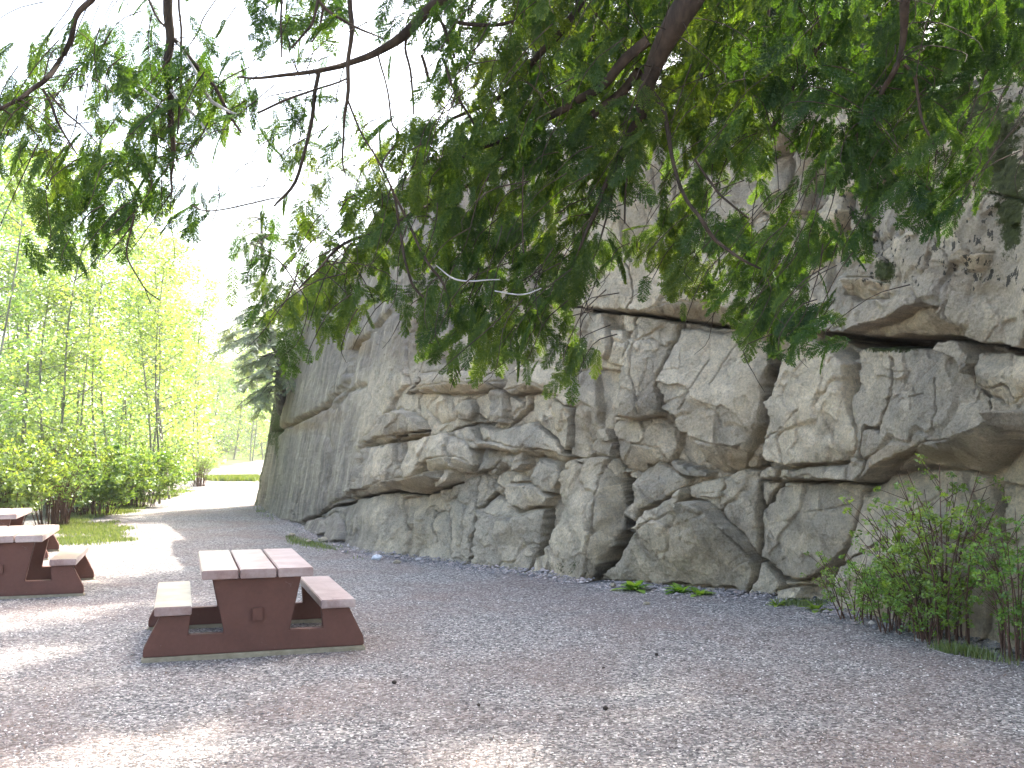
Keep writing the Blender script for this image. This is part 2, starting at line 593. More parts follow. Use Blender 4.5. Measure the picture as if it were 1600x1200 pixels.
# smooth normals
arc = np.concatenate([[0], np.cumsum(np.linalg.norm(np.diff(path, axis=0), axis=1))])
au = np.linspace(0, arc[-1], 1500)
pu = np.column_stack([np.interp(au, arc, path[:, 0]), np.interp(au, arc, path[:, 1])])
ker = np.exp(-0.5 * (np.arange(-90, 91) / 30.0) ** 2); ker /= ker.sum()
pad = np.vstack([np.repeat(pu[:1], 90, 0), pu, np.repeat(pu[-1:], 90, 0)])
ps = np.column_stack([np.convolve(pad[:, k], ker, 'valid') for k in (0, 1)])
tg = np.gradient(ps, axis=0)
tg /= np.linalg.norm(tg, axis=1, keepdims=True)
nrm_u = np.column_stack([tg[:, 1], -tg[:, 0]])       # outward (to the left / camera)
nrm = np.column_stack([np.interp(arc, au, nrm_u[:, 0]), np.interp(arc, au, nrm_u[:, 1])])
if (nrm[NC // 2] * np.array([-1, -1])).sum() < 0:
    nrm = -nrm
nrm /= np.linalg.norm(nrm, axis=1, keepdims=True)
fx_, _ = proj(np.column_stack([path, np.zeros(NC)]))
lean = np.interp(fx_, [398, 520, 700, 1000, 1600], [0.165, 0.20, 0.13, 0.08, 0.05])
lean[:nwrap] = 0.165
topline = np.array([(380, 600), (425, 580), (438, 510), (455, 455), (480, 408), (510, 378), (545, 350), (570, 308), (600, 265), (640, 228), (700, 207), (780, 188), (900, 172), (1040, 160), (1160, 142),
                    (1250, 118), (1330, 98), (1450, 74), (1600, 40), (1900, -60)], float)
zz = np.linspace(0.5, 9.5, 300)
topz = np.zeros(NC)
for i in range(NC):
    P = np.column_stack([path[i, 0] - nrm[i, 0] * lean[i] * zz, path[i, 1] - nrm[i, 1] * lean[i] * zz, zz])
    a, b = proj(P)
    d = b - np.interp(a, topline[:, 0], topline[:, 1])
    k = np.argmax(d < 0)
    topz[i] = zz[k] if d.min() < 0 else 9
topz[:nwrap] = topz[nwrap]
kk = np.ones(9) / 9
topz = np.convolve(np.pad(topz, 4, 'edge'), kk, 'valid')
NR = 560
tt = np.linspace(0, 1, NR)
Zg = -0.35 + tt[None, :] * (topz[:, None] + 0.35)
BX = path[:, 0:1] - nrm[:, 0:1] * lean[:, None] * Zg
BY = path[:, 1:2] - nrm[:, 1:2] * lean[:, None] * Zg
PX, PY = proj(np.stack([BX, BY, Zg], -1))
SH = PX.shape
# warp so that no traced edge is a straight line
WX = PX + 5.0 * fbm(PX / 38, PY / 38, PX * 0, 4, 21) + 1.6 * vnoise(PX / 6, PY / 6, PX * 0, 31)
WY = PY + 5.0 * fbm(PX / 38, PY / 38, PX * 0 + 9, 4, 22) + 1.6 * vnoise(PX / 6, PY / 6, PX * 0, 32)
front = (np.arange(NC) >= nwrap)[:, None] * np.ones(SH)

# blocks: polygon, offset (m), gx, gy (m per 100 px; gy<0 = turns under), bevel px, chisel
BL = [
 # big background plates first
 ([(398,800),(412,690),(432,580),(445,505),(520,480),(600,460),(640,520),(640,600),(600,650),(565,700),(545,775),(500,806),(470,818),(410,806)], .10, 0, .0, 5, .03),
 ([(432,672),(500,640),(545,592),(562,540),(640,470),(640,300),(560,320),(500,390),(445,500),(430,590)], -.05, 0, .12, 4, .05),
 ([(640,228),(900,172),(900,470),(890,480),(780,470),(700,500),(640,520),(600,460),(560,330)], .05, 0, .03, 4, .10),
 ([(900,172),(1160,142),(1165,215),(1190,245),(1190,330),(1130,380),(940,400),(900,470)], .10, 0, .05, 4, .12),
 ([(1235,120),(1330,98),(1340,200),(1310,280),(1290,330),(1262,330),(1235,220)], .12, 0, .05, 4, .15),
 ([(1330,98),(1620,30),(1620,330),(1500,290),(1400,260),(1320,300),(1335,200)], .20, 0, .25, 4, .15),
 # upper overhanging band
 ([(1290,522),(1296,450),(1315,400),(1330,300),(1420,262),(1500,290),(1640,330),(1640,560),(1590,548),(1540,532),(1500,524),(1440,533),(1380,524),(1335,520)], .50, .05, .10, 7, .12),
 ([(1365,524),(1400,492),(1440,476),(1475,480),(1505,505),(1530,530),(1440,536)], .30, 0, -.28, 14, .10),
 ([(1318,436),(1350,434),(1380,440),(1378,465),(1340,474),(1322,460)], .40, 0, -.45, 8, 0),
 ([(1500,398),(1545,392),(1530,420),(1505,425)], .50, 0, -.5, 8, 0),
 ([(912,482),(915,440),(940,400),(1130,380),(1200,340),(1290,340),(1295,450),(1290,522),(1200,513),(1100,504),(1040,493),(980,488)], .40, 0, .10, 6, .16),
 ([(1010,487),(1040,471),(1120,471),(1145,488),(1150,508),(1100,505),(1040,493)], .26, 0, -.8, 8, 0),
 ([(1165,192),(1235,185),(1242,222),(1205,244),(1165,216)], .42, 0, -.35, 6, .03),
 ([(1190,246),(1205,246),(1228,235),(1232,320),(1222,345),(1186,330)], .16, -.1, 0, 6, .05),
 ([(1230,150),(1262,130),(1266,230),(1262,330),(1238,335),(1234,240)], .24, .15, 0, 7, .05),
 ([(1268,335),(1310,280),(1330,255),(1318,330),(1296,380),(1270,372)], .28, 0, .1, 6, .05),
 # row under the long crack
 ([(910,487),(948,487),(950,515),(948,562),(934,562),(922,540),(912,515)], .22, .1, .1, 6, .05),
 ([(950,515),(978,516),(975,542),(964,575),(950,566)], .16, -.1, 0, 5, .03),
 ([(950,487),(977,491),(978,514),(950,512)], -.12, 0, 0, 5, 0),
 ([(977,492),(1001,494),(986,519),(977,517)], .12, 0, 0, 4, 0),
 ([(1001,494),(1066,506),(1056,530),(1045,552),(1030,582),(1026,602),(1038,626),(1034,650),(1000,656),(966,650),(953,636),(955,610),(975,546),(986,520)], .34, -.12, .10, 7, .06),
 ([(1001,494),(1066,506),(1054,532),(1040,545),(1018,530),(990,528)], .22, -.05, .35, 5, 0),
 ([(1072,512),(1130,520),(1165,520),(1200,530),(1215,546),(1201,590),(1201,620),(1203,650),(1190,680),(1180,705),(1170,724),(1150,741),(1130,737),(1105,715),(1085,680),(1060,665),(1042,640),(1045,620),(1028,600),(1032,575),(1056,530)], .40, -.05, .12, 7, .08),
 ([(1085,682),(1105,690),(1150,700),(1180,690),(1180,708),(1170,726),(1150,742),(1130,738),(1104,716)], .30, 0, -1.0, 6, 0),
 ([(960,656),(1030,653),(1062,670),(1066,700),(1050,722),(1010,722),(1000,738),(975,730),(958,711),(957,672)], .16, .05, -.15, 6, .08),
 ([(985,690),(1030,700),(1050,722),(1010,722),(1000,738),(975,728)], .08, 0, -.7, 5, 0),
 ([(1055,716),(1085,722),(1122,738),(1110,746),(1080,743),(1060,731)], .22, 0, .1, 4, 0),
 ([(924,700),(938,672),(957,670),(960,716),(942,712)], .20, .1, .1, 4, 0),
 ([(898,580),(930,575),(948,582),(958,602),(950,640),(940,668),(925,700),(914,720),(893,716),(893,660)], .10, -.35, 0, 5, .05),
 ([(930,580),(952,580),(960,602),(952,640),(942,668),(934,650)], -.12, -.4, 0, 4, 0),
 ([(890,719),(925,711),(960,717),(937,745),(931,800),(929,860),(926,908),(837,895),(858,840),(879,790),(877,742)], .34, .16, .08, 6, .05),
 ([(960,717),(976,735),(981,790),(976,840),(947,893),(936,909),(926,908),(929,860),(931,800),(937,745)], .20, -1.0, -.05, 5, 0),
 ([(1010,726),(1030,718),(1066,735),(1084,750),(1070,765),(1035,781),(1006,800),(985,822),(980,800),(985,760)], .26, .02, .12, 6, .06),
 ([(972,742),(990,738),(988,765),(976,766)], -.02, 0, 0, 4, 0),
 ([(984,828),(1040,782),(1076,763),(1080,774),(1040,801),(1000,836)], .38, 0, .2, 4, 0),
 ([(943,907),(965,870),(985,836),(1040,801),(1076,783),(1110,788),(1130,815),(1160,841),(1184,880),(1182,925),(1150,920),(1100,914),(1000,908),(970,909)], .44, .05, -.34, 6, .06),
 ([(1080,762),(1110,749),(1140,748),(1131,770),(1121,800),(1100,789),(1080,780)], .24, 0, .2, 5, .03),
 ([(1140,748),(1170,731),(1195,735),(1192,800),(1185,872),(1160,843),(1130,815),(1122,795)], .30, -.05, .05, 6, .05),
 ([(1172,729),(1180,706),(1186,690),(1201,688),(1201,726),(1186,731)], .20, -.2, 0, 4, 0),
 ([(1198,734),(1215,728),(1229,735),(1226,751),(1200,749)], .30, 0, .1, 6, 0),
 ([(1229,735),(1246,734),(1242,755),(1232,751)], .28, 0, .1, 6, 0),
 ([(1195,751),(1226,756),(1206,778),(1193,800)], .18, 0, 0, 4, 0),
 ([(1232,756),(1250,750),(1290,752),(1340,755),(1356,761),(1346,800),(1331,830),(1320,860),(1300,886),(1262,904),(1225,900),(1205,880),(1189,872),(1193,800),(1221,766)], .32, 0, .03, 7, .08),
 ([(1186,880),(1203,881),(1226,908),(1216,926),(1186,930)], .24, 0, .1, 5, .03),
 ([(1225,905),(1262,905),(1300,889),(1297,911),(1270,913),(1236,913)], .20, 0, -.9, 4, 0),
 ([(1222,920),(1262,914),(1268,932),(1224,936)], .30, 0, .3, 5, 0),
 ([(1358,760),(1390,741),(1450,731),(1500,731),(1548,744),(1566,830),(1552,1000),(1450,995),(1300,960),(1288,925),(1316,884),(1331,830),(1346,792)], .38, .0, .07, 7, .12),
 ([(1556,748),(1640,756),(1640,1040),(1552,1010),(1567,830)], .34, .1, .1, 7, .10),
 ([(1208,600),(1222,560),(1245,534),(1290,530),(1325,545),(1340,565),(1336,600),(1345,650),(1350,700),(1330,721),(1290,728),(1235,728),(1205,716),(1203,640)], .46, -.02, .10, 9, .06),
 ([(1342,562),(1365,551),(1400,546),(1480,540),(1530,560),(1536,600),(1570,622),(1640,590),(1640,650),(1560,702),(1440,700),(1375,745),(1352,757),(1290,750),(1240,746),(1236,730),(1330,723),(1353,702),(1346,640)], .52, .05, .16, 9, .10),
 ([(1640,640),(1560,664),(1440,690),(1375,738),(1352,760),(1392,738),(1450,728),(1545,738),(1570,700),(1640,680)], .44, 0, -1.15, 10, 0),
 ([(1480,546),(1520,528),(1536,560),(1530,592),(1500,562)], .52, 0, .35, 6, 0),
 ([(1537,552),(1640,544),(1640,605),(1572,640),(1542,602)], .50, .05, .15, 7, .08),
 ([(1562,750),(1568,706),(1640,668),(1640,764)], .20, 0, .1, 6, .05),
 # middle left
 ([(785,609),(800,580),(820,568),(895,566),(896,636),(880,630),(850,613),(830,613),(800,615)], .30, .02, .10, 5, .06),
 ([(790,610),(830,600),(872,618),(850,613),(830,613),(800,616)], .26, 0, -1.2, 4, 0),
 ([(835,619),(851,613),(894,638),(894,702),(888,706),(870,695),(845,671),(835,641)], .22, .06, -.05, 5, .05),
 ([(765,611),(775,602),(788,610),(791,640),(788,663),(766,661),(762,640)], .26, -.2, 0, 5, 0),
 ([(743,622),(762,612),(765,660),(750,655),(744,645)], .06, .2, 0, 4, 0),
 ([(792,618),(825,615),(831,632),(812,650),(796,661),(791,640)], .16, 0, 0, 5, .05),
 ([(717,630),(725,622),(743,625),(743,645),(735,656),(720,656),(714,640)], .18, 0, 0, 5, .03),
 ([(690,612),(740,613),(717,632),(712,655),(690,662),(668,640)], .08, 0, -.2, 4, .05),
 ([(745,665),(780,672),(832,660),(850,676),(886,705),(893,716),(870,723),(830,713),(800,711),(748,697)], .28, 0, .25, 4, .05),
 ([(748,690),(800,700),(850,705),(893,716),(870,724),(830,714),(800,712),(748,700)], .22, 0, -1.4, 3, 0),
 ([(700,676),(718,668),(736,665),(744,690),(742,703),(720,700),(700,690)], .26, 0, .3, 4, .03),
 ([(635,690),(662,681),(698,677),(720,692),(740,709),(742,728),(712,722),(668,718),(655,740),(625,752),(628,715)], .36, .02, .12, 5, .05),
 ([(668,718),(712,714),(742,728),(740,740),(700,738),(664,745)], .26, 0, -1.0, 4, 0),
 ([(745,703),(790,706),(783,722),(768,734),(745,738)], .20, 0, .1, 4, .04),
 ([(640,616),(660,586),(690,576),(780,588),(783,606),(740,613),(700,611)], .28, 0, .0, 5, .06),
 ([(650,608),(700,596),(783,600),(780,610),(740,614),(700,613)], .22, 0, -1.3, 4, 0),
 ([(566,694),(590,655),(625,640),(660,655),(668,672),(630,688),(600,698)], .24, 0, -.1, 6, .05),
 ([(575,690),(640,676),(668,672),(632,690),(600,700)], .16, 0, -1.3, 4, 0),
 ([(572,700),(632,692),(626,752),(600,762),(560,775),(548,770),(562,730)], .26, .0, .0, 5, .05),
 ([(540,778),(600,752),(640,746),(685,738),(697,752),(660,772),(625,776),(600,771),(562,780)], .20, 0, -1.7, 5, .0),
 ([(680,757),(700,736),(716,738),(713,749),(692,763)], .30, 0, 0, 6, 0),
 ([(480,828),(488,813),(508,810),(515,832),(502,842)], .16, 0, .2, 6, 0),
 ([(513,812),(530,804),(537,842),(526,856),(515,842)], .14, 0, .2, 6, 0),
 ([(535,795),(560,781),(600,771),(615,767),(632,777),(637,880),(560,874),(535,850)], .10, 0, .12, 6, .08),
 ([(635,782),(680,766),(697,785),(702,890),(640,882)], .08, 0, .14, 6, .08),
 ([(697,760),(745,738),(770,750),(790,766),(770,768),(745,795),(738,840),(733,890),(702,888),(697,820)], .16, .0, .10, 6, .06),
 ([(745,796),(770,769),(790,780),(815,800),(857,793),(860,796),(837,895),(735,890),(740,840)], .30, 0, .04, 6, .05),
 ([(745,796),(770,769),(790,780),(815,800),(857,793),(820,806),(770,806)], .14, 0, .9, 4, 0),
 ([(785,721),(792,708),(825,710),(829,725),(815,736),(800,729)], .28, 0, .1, 5, 0),
 ([(830,742),(845,716),(876,726),(878,746),(871,771),(842,766),(822,770)], .26, .1, .1, 5, .06),
 ([(792,771),(800,755),(830,755),(851,766),(869,775),(860,791),(840,793),(820,798),(800,786)], .30, 0, -.1, 6, .04),
 ([(768,736),(780,722),(783,730),(773,746)], .18, 0, 0, 4, 0),
 ([(770,750),(785,735),(820,738),(830,752),(800,753),(790,768)], .12, 0, .3, 4, .03),
]
# drawn cracks: polyline, half width px, depth m
CR = [
 ([(1213,545),(1203,590),(1200,640),(1200,690),(1196,735),(1192,800),(1187,870),(1183,928)], 3.6, .7),
 ([(890,480),(930,484),(975,491),(1040,497),(1100,507),(1145,512),(1210,518)], 3.4, .5),
 ([(1003,496),(985,522),(975,548),(962,590),(957,612)], 2.2, .35),
 ([(1068,508),(1045,556),(1030,582)], 1.8, .25),
 ([(897,570),(894,640),(892,705)], 1.6, .25),
 ([(957,672),(960,700),(975,735)], 2.0, .3),
 ([(978,745),(983,790),(976,840),(943,903)], 9, .9),
 ([(860,794),(848,850),(837,890)], 1.8, .25),
 ([(740,838),(737,860),(732,885)], 2.0, .25),
 ([(770,768),(758,780),(746,796)], 1.5, .2),
 ([(1313,888),(1350,862),(1388,841)], 1.8, .25),
 ([(1358,760),(1344,800),(1330,832)], 1.6, .2),
 ([(1240,750),(1300,752),(1340,756),(1358,760)], 1.8, .25),
 ([(1226,757),(1207,778),(1193,800)], 1.4, .15),
 ([(1290,523),(1335,524),(1380,528),(1440,538),(1500,528),(1545,536),(1600,548),(1650,556)], 7.5, .8),
 ([(1340,528),(1370,540),(1440,542),(1500,535)], 8, .6),
 ([(480,818),(510,803),(540,788),(562,780),(600,771),(625,768),(640,772)], 2.8, .35),
 ([(640,772),(665,774),(692,763),(716,754)], 2.4, .35),
 ([(600,700),(615,690),(640,676),(665,672)], 2.0, .3),
 ([(662,612),(655,640)], 1.5, .2), ([(660,595),(645,615)], 2.0, .25),
 ([(700,676),(716,668),(736,662),(765,664)], 1.4, .2),
 ([(762,600),(785,611)], 1.4, .2), ([(831,632),(812,652),(785,670)], 1.4, .18), ([(743,645),(765,662)], 1.3, .15),
 ([(850,676),(888,707),(910,722)], 1.7, .25), ([(845,716),(832,745),(828,760)], 1.4, .15), ([(745,738),(741,770),(742,795)], 1.3, .12),
 ([(475,730),(480,700),(490,660)], 1.2, .08), ([(472,765),(462,790)], 1.4, .12), ([(458,800),(463,812)], 1.4, .15),
 ([(675,800),(672,825),(680,845)], 1.4, .12), ([(630,775),(632,830)], 1.2, .1),
 ([(1395,560),(1388,620),(1365,700),(1352,757)], 2.2, .12), ([(1535,560),(1540,610),(1550,640)], 3.0, .2),
 ([(1460,590),(1458,640),(1445,690)], 1.3, .08), ([(1425,600),(1420,640)], 1.3, .07), ([(1400,625),(1440,615)], 1.3, .06),
 ([(1232,160),(1234,240),(1238,330)], 2.4, .3), ([(1190,244),(1188,330)], 2.0, .25), ([(1165,218),(1190,244),(1206,246)], 3.0, .35), ([(1160,190),(1130,240)], 1.5, .1),
 ([(1262,335),(1300,290),(1322,262)], 3.0, .3), ([(1345,300),(1355,340),(1375,395),(1385,415)], 2.4, .2), ([(1440,330),(1460,380),(1490,430)], 1.6, .08), ([(1560,600),(1600,640)], 1.5, .1),
 ([(1050,180),(1056,300),(1040,400)], 1.6, .12), ([(760,230),(750,330),(770,460)], 1.6, .12), ([(975,400),(985,440),(985,485)], 1.6, .15), ([(660,300),(650,400)],1.5,.1),
 ([(1110,560),(1085,600),(1060,640)], 1.3, .07), ([(1160,530),(1130,570),(1110,600)], 1.3, .06), ([(1125,815),(1150,845),(1184,882)], 1.6, .15), ([(1250,640),(1225,670),(1205,690)], 1.2, .06), ([(1260,560),(1240,590)], 1.2, .05),
 ([(1255,800),(1290,795),(1330,788)], 1.2, .05), ([(1010,560),(1000,610),(990,645)],1.2,.05), ([(1200,881),(1225,910)], 2.0, .2), ([(1400,770),(1440,785),(1475,770)],1.3,.06), ([(1420,800),(1455,783)],1.2,.08),
]


def poly_sd(P, x, y):
    """signed distance, + inside"""
    P = np.asarray(P, float)
    n = len(P)
    d2 = np.full(x.shape, 1e12)
    ins = np.zeros(x.shape, bool)
    for i in range(n):
        ax, ay = P[i]; bx, by = P[(i + 1) % n]
        ex, ey = bx - ax, by - ay
        t = np.clip(((x - ax) * ex + (y - ay) * ey) / (ex * ex + ey * ey + 1e-9), 0, 1)
        dx, dy = x - ax - t * ex, y - ay - t * ey
        d2 = np.minimum(d2, dx * dx + dy * dy)
        c = (ay > y) != (by > y)
        xi = ax + (y - ay) / ((by - ay) if by != ay else 1e-9) * ex
        ins ^= c & (x < xi)
    d = np.sqrt(d2)
    return np.where(ins, d, -d)


def line_d(P, x, y):
    d2 = np.full(x.shape, 1e12)
    for (ax, ay), (bx, by) in zip(P[:-1], P[1:]):
        ex, ey = bx - ax, by - ay
        t = np.clip(((x - ax) * ex + (y - ay) * ey) / (ex * ex + ey * ey + 1e-9), 0, 1)
        dx, dy = x - ax - t * ex, y - ay - t * ey
        d2 = np.minimum(d2, dx * dx + dy * dy)
    return np.sqrt(d2)


def carve(WX, WY):
    D = np.zeros(SH)
    cover = np.zeros(SH)
    VAR = np.zeros(SH)
    CRACK_SHADE = np.zeros(SH)
    for bi, (P, off, gx, gy, bev, ch) in enumerate(BL):
        Pa = np.array(P, float)
        x0, y0 = Pa.min(0) - 14; x1, y1 = Pa.max(0) + 14
        m = (WX > x0) & (WX < x1) & (WY > y0) & (WY < y1) & (front > 0)
        if not m.any(): continue
        x, y = WX[m], WY[m]
        e = poly_sd(P, x, y)
        cx, cy = Pa.mean(0)
        size = math.sqrt(max((x1 - x0 - 28) * (y1 - y0 - 28), 1))
        h = off + gx * (x - cx) / 100 + gy * (y - cy) / 100
        r2 = np.random.default_rng(100 + bi)
        if ch > 0:
            pl = np.full(x.shape, 9.0)
            for k in range(5):
                a = r2.uniform(0, 2 * math.pi)
                gk = r2.uniform(0.6, 1.6)
                c0 = ch * r2.uniform(0.0, 0.5)
                pl = np.minimum(pl, c0 + gk * ch * ((x - cx) * math.cos(a) + (y - cy) * math.sin(a)) / (size * 0.35))
            h = h + np.clip(pl, -1.5 * ch, ch)
        # rounded shoulder
        sh = 0.05 * min(size / 120, 1.0) * (1 - np.exp(-np.clip(e, 0, None) / (bev * 1.6)))
        h = h + sh - 0.025
        cur = D[m]
        w = np.clip((e + 0.5) / (bev * 0.40 + 0.5), 0, 1) ** 0.8
        crack = np.minimum(cur, h) - 0.05
        v_in = crack + (h - crack) * w
        w_out = sstep(-3.0, 0, e)
        v_out = cur - 0.05 * w_out
        D[m] = np.where(e > -0.5, v_in, v_out)
        VAR[m] = np.where(e > 0, r2.uniform(-.4, .4), VAR[m])
    for P, w, dep in CR:
        Pa = np.array(P, float)
        x0, y0 = Pa.min(0) - 20; x1, y1 = Pa.max(0) + 20
        m = (WX > x0) & (WX < x1) & (WY > y0) & (WY < y1) & (front > 0)
        if not m.any(): continue
        d = line_d(P, WX[m], WY[m])
        wv_ = max(w * 0.75, 0.8) * (0.75 + 0.6 * vnoise(WX[m] / 15, WY[m] / 15, WX[m] * 0, 77))
        CRACK_SHADE[m] = np.maximum(CRACK_SHADE[m], min(dep * 3, 1) * sstep(w * 0.8 + 1.2, w * 0.4, d))  # deeper cracks get darker colour, in place of real shade
        D[m] -= dep * (0.6 if w < 1.9 else 1.0) * sstep(wv_ + 0.9, np.maximum(wv_ - 1.2, 0), d)
    return D, VAR, CRACK_SHADE


def boxblur(A, k):
    for ax in (0, 1):
        P = np.pad(A, [(k, k) if i == ax else (0, 0) for i in (0, 1)], 'edge')
        C_ = np.cumsum(P, ax)
        C_ = np.concatenate([np.zeros_like(np.take(C_, [0], ax)), C_], ax)
        n_ = A.shape[ax]
        A = (np.take(C_, np.arange(2 * k + 1, 2 * k + 1 + n_), ax) - np.take(C_, np.arange(n_), ax)) / (2 * k + 1)
    return A


# the blocks stand proud of the wall, so look up their outlines where the carved surface really is
D = np.full(SH, 0.24)
for it in range(3):
    Db = boxblur(boxblur(D, 7), 7) - 0.24
    EX, EY = proj(np.stack([BX + nrm[:, 0:1] * Db, BY + nrm[:, 1:2] * Db, Zg], -1))
    EX = EX + 5.0 * fbm(PX / 38, PY / 38, PX * 0, 4, 21) + 1.6 * vnoise(PX / 6, PY / 6, PX * 0, 31)
    EY = EY + 5.0 * fbm(PX / 38, PY / 38, PX * 0 + 9, 4, 22) + 1.6 * vnoise(PX / 6, PY / 6, PX * 0, 32)
    D, VAR, CRACK_SHADE = carve(EX, EY)
WX, WY = EX, EY

# metre-scale relief and fractures in wall coordinates
S = np.repeat(arc[:, None], NR, 1)
big = fbm(S * 0.35, Zg * 0.35, S * 0, 3, 41)
midn = fbm(S * 1.3, Zg * 1.1, S * 0, 4, 42)
rid = 1 - np.abs(fbm(S * 1.0 + Zg * 0.35, Zg * 0.8 - S * 0.2, S * 0, 4, 43)) * 2
fin = fbm(S * 6, Zg * 6, S * 0, 4, 44, 0.62)
leftm = sstep(640, 540, PX)
vert = fbm(S * 3.2 + 0.4 * Zg, Zg * 0.35, S * 0, 3, 45)
D += 0.10 * big + 0.035 * midn * (1 - 0.5 * leftm) + 0.026 * fin + 0.05 * vert * sstep(760, 560, PX)
D -= 0.05 * sstep(0.90, 1.0, rid) * (1 - leftm)
# terraced chips: quantised noise gives broken faces
q = fbm(S * 1.9, Zg * 1.6, S * 0, 3, 47) * 4
D += 0.010 * (np.floor(q) + sstep(0.75, 1.0, q - np.floor(q))) * (1 - 0.7 * leftm)
# broken planar faces at two sizes
def facets(u, v, seed):
    iu, iv = np.floor(u), np.floor(v)
    best = np.full(u.shape, 1e9); out_ = np.zeros(u.shape)
    for a in (-1, 0, 1):
        for b in (-1, 0, 1):
            cu, cv_ = iu + a, iv + b
            z0 = cu * 0
            jx = cu + _hash(cu, cv_, z0, seed); jy = cv_ + _hash(cu, cv_, z0, seed + 1)
            d_ = (u - jx) ** 2 + (v - jy) ** 2
            gxx = _hash(cu, cv_, z0, seed + 2) * 2 - 1; gyy = _hash(cu, cv_, z0, seed + 3) * 2 - 1; of = _hash(cu, cv_, z0, seed + 4) - .5
            val = gxx * (u - jx) + gyy * (v - jy) + of * 0.5
            m_ = d_ < best
            best = np.where(m_, d_, best); out_ = np.where(m_, val, out_)
    return out_
wu = 0.35 * fbm(S * 1.5, Zg * 1.5, S * 0, 3, 81); wv2 = 0.35 * fbm(S * 1.5, Zg * 1.5, S * 0, 3, 82)
tl_ = 0.35 * Zg
fa_ = facets((S + wu + tl_) * 1.15, (Zg + wv2) * 0.85, 90)
D += 0.068 * fa_ * (1 - 0.75 * leftm)
VAR += 0.5 * fa_
wOut = sstep(1590, 1680, PX)
D += wOut * (0.30 + 0.26 * facets((S + wu + tl_) * .62, (Zg + wv2) * 0.55, 190) + 0.10 * facets((S + wu) * 1.9, (Zg + wv2) * 1.5, 290))
fb_ = facets((S + wu * .6 + tl_) * 3.4, (Zg + wv2 * .6 - .3 * S) * 2.6, 95)
D += 0.030 * fb_ * (1 - 0.55 * leftm)
VAR += 0.45 * fb_
D += 0.010 * facets((S + wu * .4) * 9, (Zg + wv2 * .4) * 7, 99)
# small pockets on the upper right
poc = vnoise(S * 5.0, Zg * 6.5, S * 0, 51)
D -= 0.05 * sstep(0.62, 0.80, poc) * sstep(1280, 1340, PX) * sstep(540, 500, PY)
# diagonal ledges of the left slab
for P, dd in (([(405, 700), (436, 671), (500, 640), (540, 595), (556, 545)], .16), ([(520, 640), (540, 612), (565, 600)], .10), ([(548, 545), (562, 535), (600, 490)], .18), ([(500, 640), (520, 700), (510, 760)], .05)):
    d = line_d(P, WX, WY)
    D -= dd * np.exp(-(d / 4.0) ** 2) * front
# spread at the foot, round off at the top
D += 0.12 * sstep(0.35, -0.2, Zg) * (0.5 + 0.5 * midn)
D -= 0.45 * sstep(0.93, 1.0, tt[None, :] * np.ones(SH)) ** 2

D -= 0.24 * front
VX = BX + nrm[:, 0:1] * D
VY = BY + nrm[:, 1:2] * D
VZ = Zg + 0.03 * fbm(S * 2, Zg * 2, S * 0 + 3, 3, 61)
# plateau rows behind the edge
NP = 70
back = np.concatenate([np.linspace(0.03, 1.6, 30), np.linspace(1.8, 14, NP - 30)])
inx = -nrm[:, 0:1]; iny = -nrm[:, 1:2]
# steer everything inland to a common direction further back to keep the sheet from folding
wB = sstep(1.0, 8.0, back)[None, :]
dx = inx * (1 - wB) + 0.90 * wB; dy = iny * (1 - wB) + 0.43 * wB
TX = VX[:, -1:] + np.cumsum(dx * np.diff(np.concatenate([[0], back]))[None, :], 1)
TY = VY[:, -1:] + np.cumsum(dy * np.diff(np.concatenate([[0], back]))[None, :], 1)
TZ = VZ[:, -1:] + 0.22 * np.sqrt(back)[None, :] + 0.12 * fbm(TX * 0.9, TY * 0.9, TX * 0, 4, 71) * sstep(0, 0.6, back)[None, :]
VX = np.hstack([VX, TX]); VY = np.hstack([VY, TY]); VZ = np.hstack([VZ, TZ])
NT = NR + NP
# colour masks (what grows on and stains the rock)
pxa = np.hstack([PX, np.repeat(PX[:, -1:], NP, 1)]); pya = np.hstack([PY, np.repeat(PY[:, -1:], NP, 1)])
def blob(cx, cy, rx, ry):
    return np.exp(-(((pxa - cx) / rx) ** 2 + ((pya - cy) / ry) ** 2))
streak = np.clip(sstep(600, 520, pxa) * 0.95 + 0.8 * sstep(760, 640, pxa) * sstep(610, 540, pya) + 0.5 * sstep(950, 800, pxa) * sstep(560, 450, pya) + 0.75 * blob(1235, 240, 40, 110), 0, 1)
brown = np.zeros_like(pxa)
for b in ((1350, 455, 34, 18, .7), (1450, 508, 80, 22, .6), (1525, 408, 30, 12, .8), (1550, 450, 40, 12, .6), (1080, 488, 60, 13, .9), (1205, 212, 38, 24, .95), (545, 540, 20, 14, 1.0), (460, 665, 40, 10, .8), (640, 757, 50, 18, .8),
          (700, 605, 70, 12, .75), (830, 606, 30, 8, .8), (620, 682, 45, 14, .8), (820, 708, 70, 8, .8), (1025, 515, 30, 14, .8), (1470, 712, 110, 18, .75), (1155, 720, 35, 14, .8), (1000, 728, 35, 10, .6), (700, 735, 45, 8, .7),
          (1090, 870, 80, 40, .35), (1260, 905, 40, 10, .5), (490, 650, 40, 14, .5), (1590, 240, 30, 60, .4), (540, 420, 40, 20, .4)):
    brown = np.maximum(brown, b[4] * blob(*b[:4]))
brown = np.maximum(brown, 0.35 * sstep(.1, .5, fbm(pxa / 90, pya / 60, pxa * 0, 3, 66)) * sstep(560, 640, pxa))
lich = np.clip(sstep(1260, 1340, pxa) * sstep(560, 430, pya) * 1.0 + 0.8 * blob(640, 560, 70, 90) + 0.5 * blob(1300, 330, 40, 60), 0, 1)
